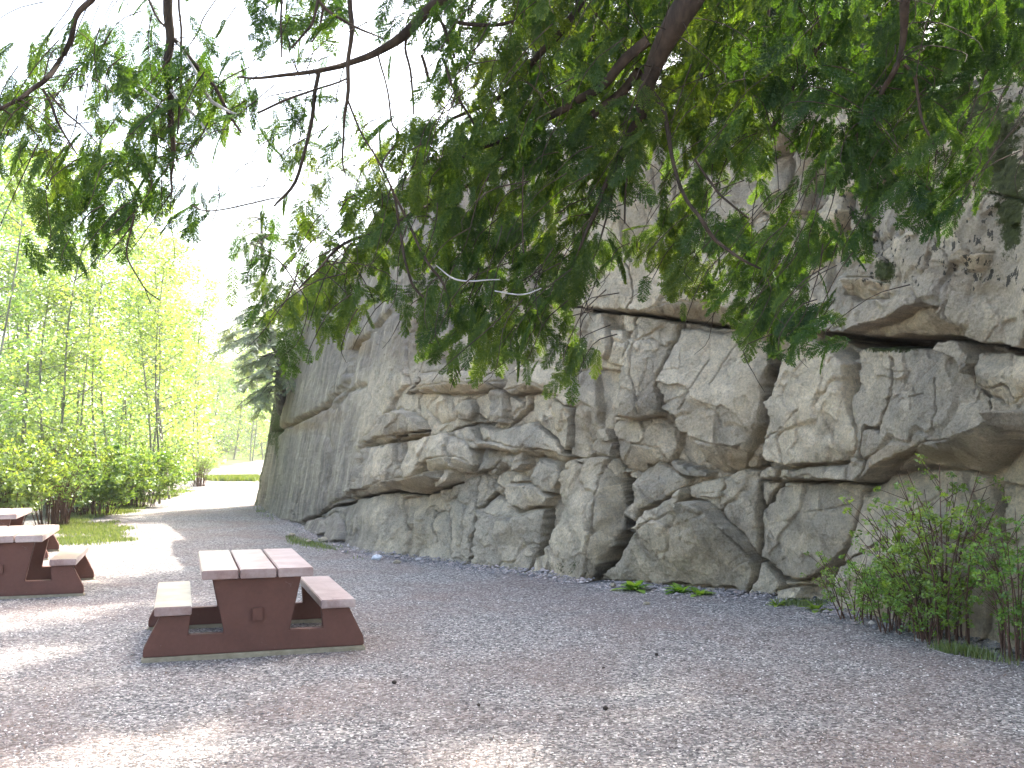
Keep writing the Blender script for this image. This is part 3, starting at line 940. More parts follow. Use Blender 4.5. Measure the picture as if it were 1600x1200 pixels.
moss = np.clip(1.0 * blob(1350, 345, 16, 60) + 1.0 * blob(1392, 425, 24, 28) + 1.0 * blob(1530, 250, 50, 60) + 1.0 * blob(1580, 340, 30, 80) + .8 * blob(1480, 180, 90, 40) + .9 * blob(1400, 545, 60, 10) + 0.45 * blob(590, 580, 40, 90) + 0.9 * blob(422, 660, 9, 90)
               + 0.55 * blob(900, 880, 50, 40) + 0.9 * blob(1340, 130, 200, 40) + 0.35 * blob(820, 640, 150, 60), 0, 1)
moss[:, NR - 14:] = np.maximum(moss[:, NR - 14:], 0.95)
moss[:nwrap] = 0.7
V = np.stack([VX.ravel(), VY.ravel(), VZ.ravel()], 1)
i = np.arange(NC - 1)[:, None] * NT + np.arange(NT - 1)[None]
Fq = np.stack([i, i + NT, i + NT + 1, i + 1], -1).reshape(-1, 4)
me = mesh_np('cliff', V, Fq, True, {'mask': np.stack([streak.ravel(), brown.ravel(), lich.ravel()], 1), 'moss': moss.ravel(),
    'var': np.hstack([VAR, np.zeros((NC, NP))]).ravel(), 'dirt_shade': np.hstack([CRACK_SHADE, np.zeros((NC, NP))]).ravel()})
cliff = link('cliff', me, M_rock)
tag(cliff, 'long grey and tan granite cliff split by deep cracks along the gravel', 'cliff', kind='structure')

# ------------------------------------------------------------------ PICNIC TABLES
def box_geo(x0, x1, y0, y1, z0, z1, b=0.006):
    """box with small chamfers along all edges"""
    import bmesh
    bm = bmesh.new()
    bmesh.ops.create_cube(bm, size=1)
    for vv in bm.verts:
        vv.co = Vector(((x0 + x1) / 2 + vv.co.x * (x1 - x0), (y0 + y1) / 2 + vv.co.y * (y1 - y0), (z0 + z1) / 2 + vv.co.z * (z1 - z0)))
    if b:
        bmesh.ops.bevel(bm, geom=list(bm.edges), offset=b, segments=2, affect='EDGES')
    me = bpy.data.meshes.new('m')
    bm.to_mesh(me); bm.free()
    return me


def prism_mesh(poly, y0, y1, b=0.008):
    """outline in the x-z plane, extruded along y; concave outline allowed"""
    import bmesh
    bm = bmesh.new()
    vs = [bm.verts.new((x, y0, z)) for x, z in poly]
    f = bm.faces.new(vs)
    r = bmesh.ops.extrude_face_region(bm, geom=[f])
    for vv in [g_ for g_ in r['geom'] if isinstance(g_, bmesh.types.BMVert)]:
        vv.co.y = y1
    bmesh.ops.recalc_face_normals(bm, faces=bm.faces)
    if b:
        bmesh.ops.bevel(bm, geom=list(bm.edges), offset=b, segments=2, affect='EDGES')
    me = bpy.data.meshes.new('m')
    bm.to_mesh(me); bm.free()
    return me


def make_table():
    t = thing('picnic_table', 'x', 'picnic table', group='brown picnic tables on the gravel')
    L = 1.78
    # plinth
    for ya, yb in ((0.055, 0.19), (L - 0.19, L - 0.055)):
        link('concrete_base', prism_mesh([(-0.945, -0.12), (0.945, -0.12), (0.935, 0.035), (-0.935, 0.035)], ya, yb, 0.012), M_conc, t)
    # end frames: one concrete-like panel with pedestal and two seat supports
    z0 = 0.037
    prof = [(-0.925, z0), (0.925, z0), (0.92, z0 + 0.075), (0.79, 0.375), (0.55, 0.375), (0.565, 0.205), (0.275, 0.205), (0.37, 0.665), (-0.37, 0.665), (-0.275, 0.205), (-0.565, 0.205), (-0.55, 0.375), (-0.79, 0.375), (-0.92, z0 + 0.075)]
    m = prism_mesh(prof, 0.07, 0.17)
    m2 = prism_mesh(prof, L - 0.17, L - 0.07)
    link('end_frame', m, M_frame, t)
    link('end_frame', m2, M_frame, t)
    # long centre stretcher with its end sticking through
    link('stretcher', box_geo(-0.045, 0.045, 0.035, L - 0.035, 0.30, 0.41), M_frame, t)
    # top: three thick planks
    wp, gp = 0.298, 0.018
    for k in (-1, 0, 1):
        xc = k * (wp + gp)
        link('tabletop_plank', box_geo(xc - wp / 2, xc + wp / 2, 0.0, L, 0.668, 0.745, 0.007), M_plank, t)
    for s in (-1, 1):
        link('bench_seat', box_geo(s * 0.69 - 0.15, s * 0.69 + 0.15, 0.03, L - 0.03, 0.378, 0.452, 0.007), M_plank, t)
    return t


def put(t, px, py, yaw):
    p = G(px, py)
    t.location = (p[0], p[1], 0.0)
    t.rotation_euler = (0, 0, yaw)


YAW = math.atan((800 - 283) / F) * 1.0
tb = make_table()
tb['label'] = 'nearest picnic table, whole in view, with three plank top and both benches'
put(tb, 402, 1027, YAW)
t2 = copy_tree(tb, 'sunlit picnic table cut by the frame, just beyond the nearest table')
put(t2, -4, 938.5, YAW)
t3 = copy_tree(tb, 'farthest picnic table in the sun beside the bushes, only its corner showing')
put(t3, -28, 880, YAW)

# ------------------------------------------------------------------ CEDAR SPRAYS
def spray_template(seed, L=1.0, nn=13, wid=0.34, leafw=0.021):
    """one flat fern-like cedar spray, unit length along +X, in the XY plane, tip drooping"""
    r = np.random.default_rng(seed)
    V, Fc, T = [], [], []

    def quad(p, d, ln, w, tint):
        d = d / (np.linalg.norm(d) + 1e-9)
        s = np.array([-d[1], d[0], 0.0])
        b = len(V)
        V.extend([p - s * w * 0.35, p + s * w * 0.35, p + d * ln * 0.6 + s * w * 0.5, p + d * ln])
        Fc.append((b, b + 3, b + 2, b + 1)); T.append(tint)
        V.extend([p - s * w * 0.35, p + d * ln * 0.55 - s * w * 0.5, p + d * ln, p + d * ln])
        b += 4
        Fc.append((b, b + 1, b - 1, b - 4)); T.append(tint)
    # rachis
    b = len(V)
    V.extend([np.array([0, -0.006, 0]), np.array([0, 0.006, 0]), np.array([L, 0.002, 0]), np.array([L, -0.002, 0])])
    Fc.append((b, b + 3, b + 2, b + 1)); T.append(0.3)
    for k in range(nn):
        u = 0.06 + 0.92 * k / nn + r.uniform(-.01, .01)
        for s in (-1, 1):
            uu = u + (0.035 if s > 0 else 0)
            ll = wid * (math.sin(math.pi * min(max(uu * 0.85 + 0.12, 0), 1)) ** 0.8) * r.uniform(0.75, 1.15)
            a = R(48 + r.uniform(-7, 7) - 12 * uu) * s
            d = np.array([math.cos(a), math.sin(a), 0])
            p0 = np.array([uu * L, 0, 0])
            ns = max(3, int(ll / 0.045))
            for j in range(ns):
                w_ = (j + 0.6) / ns
                p = p0 + d * ll * w_ * 0.9
                sl = 0.085 * (1 - 0.5 * w_) * r.uniform(0.7, 1.2)
                for s2 in (-1, 1):
                    a2 = a + s2 * R(38)
                    quad(p, np.array([math.cos(a2), math.sin(a2), 0]), sl, leafw, 0.4 + 0.35 * w_ + r.uniform(-.12, .12))
            quad(p0, d, ll * 1.05, leafw * 0.8, 0.4)
    V = np.array(V)
    # droop and slight roll-over
    x, y = V[:, 0].copy(), V[:, 1].copy()
    V[:, 2] = -0.22 * x ** 2 - 0.35 * y ** 2 + 0.01 * r.standard_normal(len(V))
    return V, np.array(Fc, np.int32), np.clip(np.array(T), 0, 1)


SPR = [spray_template(s, wid=w, nn=n) for s, w, n in ((1, .32, 12), (2, .38, 13), (3, .27, 11), (4, .34, 14), (5, .30, 12))]


def rot_from(d, up):
    d = d / np.linalg.norm(d)
    s = np.cross(up, d)
    if np.linalg.norm(s) < 1e-3: s = np.cross([1, 0, 0], d)
    s /= np.linalg.norm(s)
    n = np.cross(d, s)
    return np.stack([d, s, n], 1)      # columns: x->d, y->s, z->n


def add_spray(geo, p, d, up, ln, tint=0.0):
    V_, F_, T_ = SPR[rng.integers(len(SPR))]
    Rm = rot_from(d, up)
    geo.add(p + (V_ * ln) @ Rm.T, F_, np.clip(T_ + tint, 0, 1))


# traced boughs: (px, py, depth, radius px)
MAJ = [
 # name-less list of (points, pale)
 [(1092,-30,5.0,23),(1060,30,5.0,20),(1030,80,5.1,16),(1012,130,5.2,13),(1003,175,5.3,10),(985,215,5.4,7),(965,262,5.5,5),(940,310,5.6,4),(915,365,5.7,3.2),(897,410,5.8,2)],
 [(1012,62,5.1,9),(962,113,5.2,8),(930,141,5.3,7),(880,172,5.35,6),(855,186,5.4,5),(812,207,5.5,4),(740,235,5.6,3),(700,262,5.7,2)],
 [(999,112,5.2,8),(972,143,5.3,7.2),(925,185,5.4,6.5),(893,217,5.5,5.5),(850,238,5.6,4.2),(800,272,5.6,4.2),(742,286,5.6,3.2),(680,316,5.5,3.2),(632,341,5.3,3.8),(580,364,5.2,3.4),(530,386,5.1,2.8),(498,422,5.0,2),(470,450,5.0,1.5)],
 [(925,-25,5.6,6),(910,0,5.6,6),(875,50,5.6,5.5),(832,100,5.7,5),(800,136,5.8,4.5),(768,157,5.8,4),(700,190,5.9,2.5),(660,240,6,2)],
 [(940,-30,6.0,8),(932,0,6.0,7.5),(926,60,6.0,6),(905,110,6.0,4),(870,165,6.0,2.5)],
 [(720,-30,5.3,10),(690,0,5.3,9),(665,20,5.3,8.5),(630,55,5.3,8),(590,80,5.3,7),(545,100,5.3,5.5),(500,112,5.2,4.5),(450,118,5.2,3.5),(400,122,5.2,2.5),(372,121,5.2,1.5)],
 [(165,-35,4.9,6),(146,-5,4.9,6),(122,20,4.9,5.5),(108,60,4.9,5),(92,95,4.9,5),(68,126,4.8,5),(55,138,4.8,4.5),(30,155,4.7,4),(0,172,4.7,3.5),(-30,190,4.6,3)],
 [(264,-35,5.2,9),(264,0,5.2,9),(264,60,5.2,8),(262,110,5.2,7.5),(266,160,5.2,7),(269,215,5.2,5),(268,300,5.2,1.5)],
 [(1425,-30,4.4,9),(1415,0,4.4,8),(1410,65,4.5,5),(1397,105,4.5,4.5),(1380,138,4.6,4),(1360,180,4.6,2)],
 [(1180,-30,6.3,5),(1200,20,6.3,5),(1150,60,6.2,3),(1110,95,6.1,2)],
 [(1330,-20,5.3,7),(1300,40,5.3,5),(1270,90,5.2,4),(1230,150,5.2,3),(1205,200,5.1,2)],
]
TWG = [
 [(498,112,5.2,4),(495,140,5.2,4),(488,185,5.2,3.8),(475,240,5.2,3.4),(450,295,5.2,3),(430,320,5.2,2)],
 [(549,-20,5.1,4.5),(548,60,5.1,4.5),(545,100,5.1,4),(543,160,5.1,3.5),(538,205,5.1,2.2),(535,245,5.1,2),(542,275,5.1,1)],
 [(544,156,5.1,2),(562,195,5.1,2),(585,240,5.0,2),(615,300,5.0,2.2),(625,350,5,2.2),(635,410,4.9,2.2),(647,447,4.9,2),(667,470,4.9,1.5)],
 [(617,303,5.0,2),(640,350,5,2.4),(670,410,4.9,2.4),(688,440,4.9,2),(703,478,4.9,1.2)],
 [(660,85,5.3,2.5),(672,130,5.3,2.5),(690,90,5.3,2),(705,125,5.3,2.2),(720,158,5.3,2.2),(745,205,5.3,1.5)],
 [(640,48,5.3,2.5),(632,75,5.3,2.2),(645,140,5.2,2),(648,180,5.2,1.2)],
 [(590,82,5.3,1.8),(605,140,5.2,1.8),(613,190,5.2,1.8),(622,210,5.1,1.8),(600,250,5,1.8),(597,265,5,1.5)],
 [(495,0,5,3),(520,20,5,2.8),(550,38,5,2.5),(600,60,5,1.2)],
 [(500,-20,5,3),(487,30,5,2.8),(470,55,5,2.4),(455,75,5,2)], [(506,10,5,2.5),(498,45,5,2),(485,65,5,1.5)],
 [(438,-20,5,2),(440,30,5,2),(440,90,5,1.6)],
 [(400,178,5.1,2),(440,160,5.1,2.4),(480,145,5.1,2.2),(545,120,5.1,1.8)],
 [(268,60,5.2,4),(290,80,5.2,4.2),(320,115,5.2,4),(345,155,5.2,3.5),(360,180,5.2,3),(378,208,5.2,1.6)],
 [(281,-20,5.1,2.2),(281,60,5.1,2.2),(282,130,5.1,2),(280,210,5.1,1.5)],
 [(222,-20,5.2,2.5),(240,20,5.2,2.2),(262,45,5.2,2)],
 [(345,-10,5.2,1.2),(320,30,5.2,1.3),(312,48,5.2,1.5),(292,75,5.2,1)],
 [(66,140,4.8,3),(80,165,4.8,2.8),(95,200,4.8,2.4),(118,242,4.8,1.5)],
 [(75,145,4.8,2),(100,175,4.8,2),(125,198,4.8,1.6),(150,225,4.8,1)],
 [(210,335,4.8,2),(205,360,4.8,1.8),(200,400,4.8,1.6),(222,448,4.8,1.4),(250,468,4.8,1)], [(208,350,4.8,1.6),(185,380,4.8,1.4),(164,403,4.8,1.2)], [(222,448,4.8,1),(235,472,4.8,.8)],
 [(1015,132,5.2,4),(1037,170,5.2,4),(1050,245,5.1,3.5),(1067,300,5,3.2),(1095,345,4.9,3.2),(1120,380,4.9,3),(1155,402,4.8,2.4),(1190,420,4.8,1.5)],
 [(1085,250,5.1,2),(1110,285,5.1,2),(1140,318,5,1.8),(1170,340,5,1.2)],
 [(1410,100,4.5,3),(1428,120,4.5,2.8),(1433,145,4.5,2.5),(1440,190,4.5,2.2),(1462,240,4.5,1.4)],
 [(985,215,5.4,4),(955,270,5.3,3.5),(930,330,5.2,3),(905,390,5.1,2)], [(990,190,5.35,2.5),(980,260,5.3,2.2),(978,350,5.2,1.4)], [(975,235,5.4,2),(960,290,5.3,2),(940,370,5.2,1.5),(920,420,5.1,1)],
 [(700,30,5.4,3),(760,42,5.4,3),(800,35,5.4,2.5)], [(680,20,5.3,2.5),(700,55,5.3,2.5),(712,90,5.3,2)], [(818,262,5,1.2),(818,395,5,1.0)],
 [(1010,150,5.3,2.5),(1060,157,5.4,2),(1110,155,5.5,2)],
 [(300,320,5,1.5),(330,330,5,1.3),(400,318,5,1.5),(440,312,5,1.2)],
]
PALE = [
 [(265,142,5.15,3),(280,160,5.1,3),(305,182,5.1,2.8),(330,210,5.1,1.5)],
 [(275,66,5.15,2.2),(300,102,5.1,2.4),(325,152,5.1,3.2),(345,165,5.1,3),(371,178,5.1,1.8)],
 [(215,128,5.1,1.5),(240,152,5.1,2.2),(257,172,5.1,2.2)],
 [(682,413,4.6,.8),(710,435,4.6,1.3),(740,442,4.6,1.3),(778,438,4.6,.7)],
 [(772,456,4.6,.9),(810,462,4.6,1.2),(845,451,4.6,.7)],
 [(100,190,4.9,1.8),(125,198,4.9,1.6)],
]
TRUNK = np.array([4.3, 2.6])


def tr_line(P, n=None, start=None):
    A = np.array(P, float)
    pts = np.array([W(a[0], a[1], a[2]) for a in A])
    rad = A[:, 3] * A[:, 2] / F * np.where(A[:, 0] < 620, 0.85, 1.0)
    n = n or max(8, len(A) * 4)
    q = smooth_line(np.column_stack([pts, rad]), n)
    pts, rad = q[:, :3], np.clip(q[:, 3], 0.0012, None)
    jit = np.stack([vnoise(pts[:, 0] * 7, pts[:, 1] * 7, pts[:, 2] * 7, s) for s in (1, 2, 3)], 1) * 0.012
    pts = pts + jit
    return pts, rad


cedar = thing('cedar_tree', 'big red cedar whose drooping green boughs hang over the clearing', 'tree', (TRUNK[0], TRUNK[1], 0))
inv = np.array([TRUNK[0], TRUNK[1], 0.0])
# trunk (stands just outside the view, its boughs reach in)
tg_ = Geo()
zs = np.linspace(-0.2, 17, 40)
rr = np.interp(zs, [-0.2, 0.6, 3, 17], [0.62, 0.45, 0.36, 0.08])
tg_.tube(np.column_stack([0.05 * np.sin(zs * 0.7), 0.05 * np.cos(zs * 0.5), zs]), rr, 20)
link('trunk', tg_.mesh('trunk', True), M_bark, cedar)

bough_pts, bough_objs, bough_leaf = [], [], []
for k, P in enumerate(MAJ):
    geo = Geo()
    pts, rad = tr_line(P)
    if P[0][1] < 0:     # comes from the trunk above the frame
        s = np.array([TRUNK[0], TRUNK[1], pts[0][2] + 2.2 + 0.25 * k])
        mid_ = (s + pts[0]) / 2 + np.array([0, 0.3, 0.35])
        dir0 = pts[0] - (pts[1] - pts[0]) * 3
        pre = smooth_line(np.array([s, mid_, dir0 + np.array([0.1, 0, 0.3]), pts[0]]), 18)[:-1]
        pts = np.vstack([pre, pts])
        rad = np.concatenate([np.linspace(max(rad[0] * 2, 0.05), rad[0] * 1.05, len(pre)), rad])
    geo.tube(pts - inv, rad, 9)
    bough_pts.append(pts); bough_objs.append(geo); bough_leaf.append(Geo())


def nearest(p):
    best, bk, bj = 1e9, 0, 0
    for k, q in enumerate(bough_pts):
        d = np.linalg.norm(q - p, axis=1)
        j = int(np.argmin(d))
        if d[j] < best: best, bk, bj = d[j], k, j
    return best, bk, bj


twig_pts = []
for P in TWG:
    pts, rad = tr_line(P)
    _, k, j = nearest(pts[0])
    bough_objs[k].tube(pts - inv, rad, 6)
    twig_pts.append((pts, k))
for P in PALE:
    pts, rad = tr_line(P)
    pg = Geo()
    pg.tube(pts - inv, rad, 6)
    link('dead_twig', pg.mesh('dead_twig', True), M_pale, cedar)

# density of foliage, 50 px cells, read off the photograph
DEN = """
00032323765425629999989877 99999999
36555443440016566889988998 95799999
44488886110035579999889999 99999854
85169987362023596999999989 47999742
58758532465689999999978993 79975510
39985331334688999998565304 88775100
29997742455787999873473462 02562000
06740124445775998877888798 60000000
00100003568845768872676795 00000000
00000000898725778610012569 50000000
00000000454226788510003675 30000000
00000000000002453550000011 00000000
"""
rows = [r.replace(' ', '') for r in DEN.strip().split('\n')]
DEN2 = [
 '00032323 76625794 99999987 99999999',
 '36555443 44301656 68998898 99579999',
 '44488886 11003557 99988999 99999854',
 '85169987 36202359 99999989 47999742',
 '58758532 46568999 99997899 37997551',
 '39985331 33468999 99985653 04887751',
 '29997742 45578799 98734734 62025620',
 '06740124 44577599 98778887 98600000',
 '00100003 56884576 88726767 95000000',
 '00000000 89872577 86100256 95000000',
 '00000000 45423789 85100036 75000000',
 '00000000 00000245 35500001 10000000',
]
rows = [r.replace(' ', '') for r in DEN2]
assert all(len(r) == 32 for r in rows)


def dens(px, py):
    c, r_ = px / 50 - 0.5, py / 50 - 0.5
    c0, r0 = int(math.floor(c)), int(math.floor(r_))
    fx, fy = c - c0, r_ - r0
    def g_(a, b):
        if b < 0: b = 0
        if b > 11: return 0.0
        a = min(max(a, 0), 31)
        return float(rows[b][a])
    return (g_(c0, r0) * (1 - fx) + g_(c0 + 1, r0) * fx) * (1 - fy) + (g_(c0, r0 + 1) * (1 - fx) + g_(c0 + 1, r0 + 1) * fx) * fy


def depth_at(px, py):
    """distance of the hanging foliage, following the boughs"""
    d = np.interp(px, [0, 300, 500, 700, 900, 1100, 1300, 1600], [4.8, 5.2, 5.2, 5.2, 5.3, 5.3, 4.8, 4.6])
    return d - 0.35 * sstep(350, 560, np.array(py))


ns = 0
for r_ in range(-1, 12):
    for c_ in range(-1, 33):
        px, py = c_ * 50 + 25, r_ * 50 + 25
        dn = dens(px, py)
        if dn <= 0.2: continue
        # one or more drooping twigs that carry sprays
        ntw = 1 if dn < 5 else 2
        tot = int(round(dn ** 1.35 * (0.54 if dn < 5 else 0.78) * (0.88 if px < 620 else 1.0)))
        for tw in range(ntw):
            qx, qy = px + rng.uniform(-25, 25), py + rng.uniform(-25, 25)
            dd = float(depth_at(qx, qy)) + rng.uniform(-0.55, 0.65)
            P0 = W(qx, qy, dd)
            best, bk, bj = nearest(P0)
            src = bough_pts[bk][bj]
            if best > 0.42 or best < 0.05 or rng.uniform() < 0.35:
                src = P0 + np.array([rng.uniform(0.05, 0.3), rng.uniform(-.2, .2), rng.uniform(0.15, 0.35)])
            else:
                src = src * 0.75 + P0 * 0.25 if best > 0.5 else src
            tip = P0 + np.array([rng.uniform(-.10, .04), rng.uniform(-.08, .08), -0.07])
            mid_ = (src + P0) / 2 + np.array([rng.normal(0, .03), rng.normal(0, .03), 0.04])
            tl = smooth_line(np.array([src, mid_, P0, tip]), 9)
            bough_objs[bk].tube(tl - inv, np.linspace(0.0032, 0.0012, 9), 4, 0)
        for s in range(tot):
            qx, qy = px + rng.uniform(-29, 29), py + rng.uniform(-29, 29)
            dl = dens(qx, qy)
            if rng.uniform() > 0.35 + 0.1 * dl: continue
            dd = float(depth_at(qx, qy)) + rng.uniform(-0.25, 1.0)
            P0 = W(qx, qy, dd)
            _, bk, bj = nearest(P0)
            d = np.array([rng.normal(-0.25, 0.55), rng.normal(0.0, 0.5), rng.normal(-0.75, 0.35)])
            up = np.array([rng.normal(0, 0.5), -0.75 + rng.normal(0, 0.45), rng.normal(0.55, 0.3)])
            ln = rng.uniform(0.10, 0.27) * (0.8 if dn < 4 else 1.0)
            add_spray(bough_leaf[bk], P0 - d / np.linalg.norm(d) * ln * 0.5 - inv, d, up, ln, rng.normal(0, 0.13) - (0.18 if px > 1200 and py < 300 else 0.0) + 0.42 * float(fbm(np.array(qx / 95), np.array(qy / 80), np.array(0.5), 2, 8)))  # sprays at upper right tinted darker, painting in their shade
            ns += 1
print('sprays in view', ns)
for k in range(len(MAJ)):
    b = link('bough', bough_objs[k].mesh('bough', True), M_bark, cedar)
    m = bough_leaf[k].mesh('foliage')
    if m: link('foliage', m, M_cedar, b)

# unseen crown over the view, added to cast shade: layered boughs with bigger sprays
cg, cb = Geo(), Geo()
for k in range(70):
    z = rng.uniform(5.5, 16)
    L = np.interp(z, [5.5, 16], [7.5, 1.5]) * rng.uniform(0.7, 1.0)
    a = rng.uniform(0, 2 * math.pi)
    dx_, dy_ = math.cos(a), math.sin(a)
    q = [np.array([dx_ * L * u, dy_ * L * u, z + 0.5 * u - 1.5 * u * u]) for u in np.linspace(0.03, 1, 10)]
    # keep out of the picture
    a_, b_ = proj(np.array(q) + inv)
    if ((b_ > -60) & (a_ > -100) & (a_ < 1700) & (np.array(q)[:, 1] + inv[1] > 0)).any(): continue
    cb.tube(q, np.linspace(0.06, 0.01, 10), 6)
    for u in np.linspace(0.15, 1, 24):
        p = np.array([dx_ * L * u, dy_ * L * u, z + 0.5 * u - 1.5 * u * u])
        for s in (-1, 1):
            d = np.array([dx_ * 0.6 - s * dy_, dy_ * 0.6 + s * dx_, -0.35 + rng.normal(0, .15)])
            add_spray(cg, p + rng.normal(0, .12, 3), d, np.array([0, 0, 1]) + rng.normal(0, .2, 3), rng.uniform(0.5, 0.8), rng.normal(0, .1))
link('crown', cg.mesh('crown'), M_cedar, cedar)
if cb.v: link('bough', cb.mesh('upper_bough', True), M_bark, cedar)

# ------------------------------------------------------------------ CONIFERS ON AND BEHIND THE CLIFF
def conifer_meshes(seed, H=16, rad=3.0, clear=0.15, ln_s=0.55, droop=0.35, step=0.42):
    r = np.random.default_rng(seed)
    tr, cr_ = Geo(), Geo()
    zs_ = np.linspace(-0.5, H, 24)
    tr.tube(np.column_stack([0.06 * np.sin(zs_ * .6), 0.06 * np.cos(zs_ * .45), zs_]), np.interp(zs_, [-.5, 0.5, H], [0.30, 0.22, 0.015]) * H / 16, 10)
    z = H * clear
    while z < H - 0.2:
        f = (z / H - clear) / (1 - clear)
        rr_ = rad * (1 - f) ** 0.75 * (0.55 + 0.45 * min(1, f * 6)) + 0.15
        nb = r.integers(3, 6)
        for b in range(nb):
            a = r.uniform(0, 2 * math.pi)
            L = rr_ * r.uniform(0.65, 1.1)
            dv = np.array([math.cos(a), math.sin(a), 0])
            sd_ = np.array([-dv[1], dv[0], 0])
            zl = z + r.uniform(-.2, .2)
            q = np.array([dv * L * u + np.array([0, 0, zl + 0.25 * u * L * .3 - droop * u * u * L * .5]) for u in np.linspace(0, 1, 6)])
            tr.tube(q, np.linspace(0.035, 0.006, 6) * H / 16, 4)
            npz = max(3, int(L / 0.22))
            for j in range(npz):
                u = (j + 0.7) / npz
                p = dv * L * u + np.array([0, 0, zl + 0.25 * u * L * .3 - droop * u * u * L * .5])
                for s in (-1, 1):
                    d = dv * 0.7 + sd_ * s * r.uniform(.6, 1.1) + np.array([0, 0, -droop * r.uniform(.3, 1.2)])
                    V_, F_, T_ = SPRL[r.integers(len(SPRL))]
                    Rm = rot_from(d, np.array([0, 0, 1.0]) + r.normal(0, .25, 3))
                    cr_.add(p + (V_ * ln_s * (1.15 - 0.5 * u) * r.uniform(.7, 1.2)) @ Rm.T, F_, np.clip(T_ + r.normal(0, .15), 0, 1))
        z += step * r.uniform(.7, 1.3)
    return tr.mesh('conifer_trunk', True), cr_.mesh('conifer_crown')


def light_spray(seed):
    r = np.random.default_rng(seed)
    V, Fc, T = [], [], []
    for k in range(8):
        u = k / 8
        for s in (-1, 1):
            a = R(50) * s
            ll = 0.36 * (1 - 0.65 * u) * r.uniform(.7, 1.2)
            p = np.array([u, 0, 0]); d = np.array([math.cos(a), math.sin(a), 0]); n_ = np.array([-d[1], d[0], 0])
            w = 0.035
            b = len(V)
            z_ = np.array([0, 0, -0.12 * r.uniform(0, 1)])
            V.extend([p - n_ * w * .4, p + d * ll * .5 - n_ * w + z_ * .5, p + d * ll + z_, p + d * ll * .5 + n_ * w + z_ * .5])
            Fc.append((b, b + 1, b + 2, b + 3)); T.append(0.3 + 0.5 * r.uniform())
    b = len(V)
    V.extend([np.array([0, -.015, 0]), np.array([1, -.01, 0]), np.array([1.1, .0, 0]), np.array([0, .015, 0])])
    Fc.append((b, b + 1, b + 2, b + 3)); T.append(.5)
    V = np.array(V); V[:, 2] -= 0.18 * V[:, 0] ** 2
    return V, np.array(Fc, np.int32), np.array(T)


SPRL = [light_spray(s) for s in (11, 12, 13)]
CON = [conifer_meshes(1, 16, 3.2, .10), conifer_meshes(2, 15, 2.7, .22), conifer_meshes(3, 13, 2.6, .06)]


def put_conifer(k, x, y, z, s, rz, label, group):
    o = thing('conifer', label, 'tree', (x, y, z), rz, group)
    o.scale = (s, s, s)
    link('trunk', CON[k][0], M_greybark, o)
    link('crown', CON[k][1], M_fir, o)
    return o


GC = 'conifers on top of the cliff'
for k, x, y, s, rz, lab in (
    (1, 4.6, 20.0, .85, 0.3, 'conifer growing on the cliff top beyond the branches, farthest along the edge'),
    (0, 6.4, 18.2, .78, 1.3, 'conifer on the cliff top glimpsed behind the thickest cedar bough'),
    (0, 0.5, 20.5, 0.66, 0.9, 'layered conifer on the cliff top beside the open sky'),
    (2, 2.6, 23.5, 0.95, 2.0, 'smaller conifer behind the layered one on the cliff top'),
    (1, 7.6, 16.0, .80, 2.7, 'conifer on the cliff top above the brown wedged block'),
    (1, 9.6, 17.5, .85, 4.1, 'conifer trunk beside the bright gap on the cliff top'),
    (0, 9.2, 13.6, .75, 5.0, 'conifer above the mossy ledge on the cliff top'),
    (1, 11.0, 15.0, .85, 0.9, 'conifer standing behind the pale ferny clump on the cliff top'),
    (2, 9.0, 20.5, 1.0, 3.0, 'conifer set back on the cliff top between two nearer trunks'),
    (0, 12.5, 12.0, .8, 2.2, 'conifer on the cliff top at the upper corner of the view'),
    (0, 4.3, 17.0, .70, 3.3, 'taller conifer added for shade between the two short ones on the lip of the cliff'),  # conifers along here added to shade the ground below
    (0, 2.9, 16.2, .80, 0.2, 'short conifer added for shade at the lip of the cliff top over the long horizontal crack'),
    (2, 3.4, 18.4, .80, 1.7, 'short dense conifer added for shade just behind the lip of the cliff'),
    (0, 5.6, 15.6, .68, 2.9, 'short conifer added for shade over the tall white block'),
    (2, 7.3, 13.6, .75, 0.5, 'short dense conifer added for shade over the rib of grey rock'),
    (0, 8.8, 11.8, .62, 3.9, 'short conifer added for shade over the mossy ledge nearest the viewer'),
    (2, 5.9, 21.8, .95, 4.4, 'conifer added for shade deep behind the tall white block'),
    (2, 10.9, 12.9, .85, 5.2, 'dense conifer added for shade behind the mossy ledge'),
    (0, 1.2, 18.0, .58, 2.4, 'smallest conifer on the cliff top beside the layered one'),
    (2, 13.5, 18.5, .9, 1.2, 'dark conifer deep in the trees on the cliff top')):
    put_conifer(k, x, y, 6.6, s, rz, lab, GC)
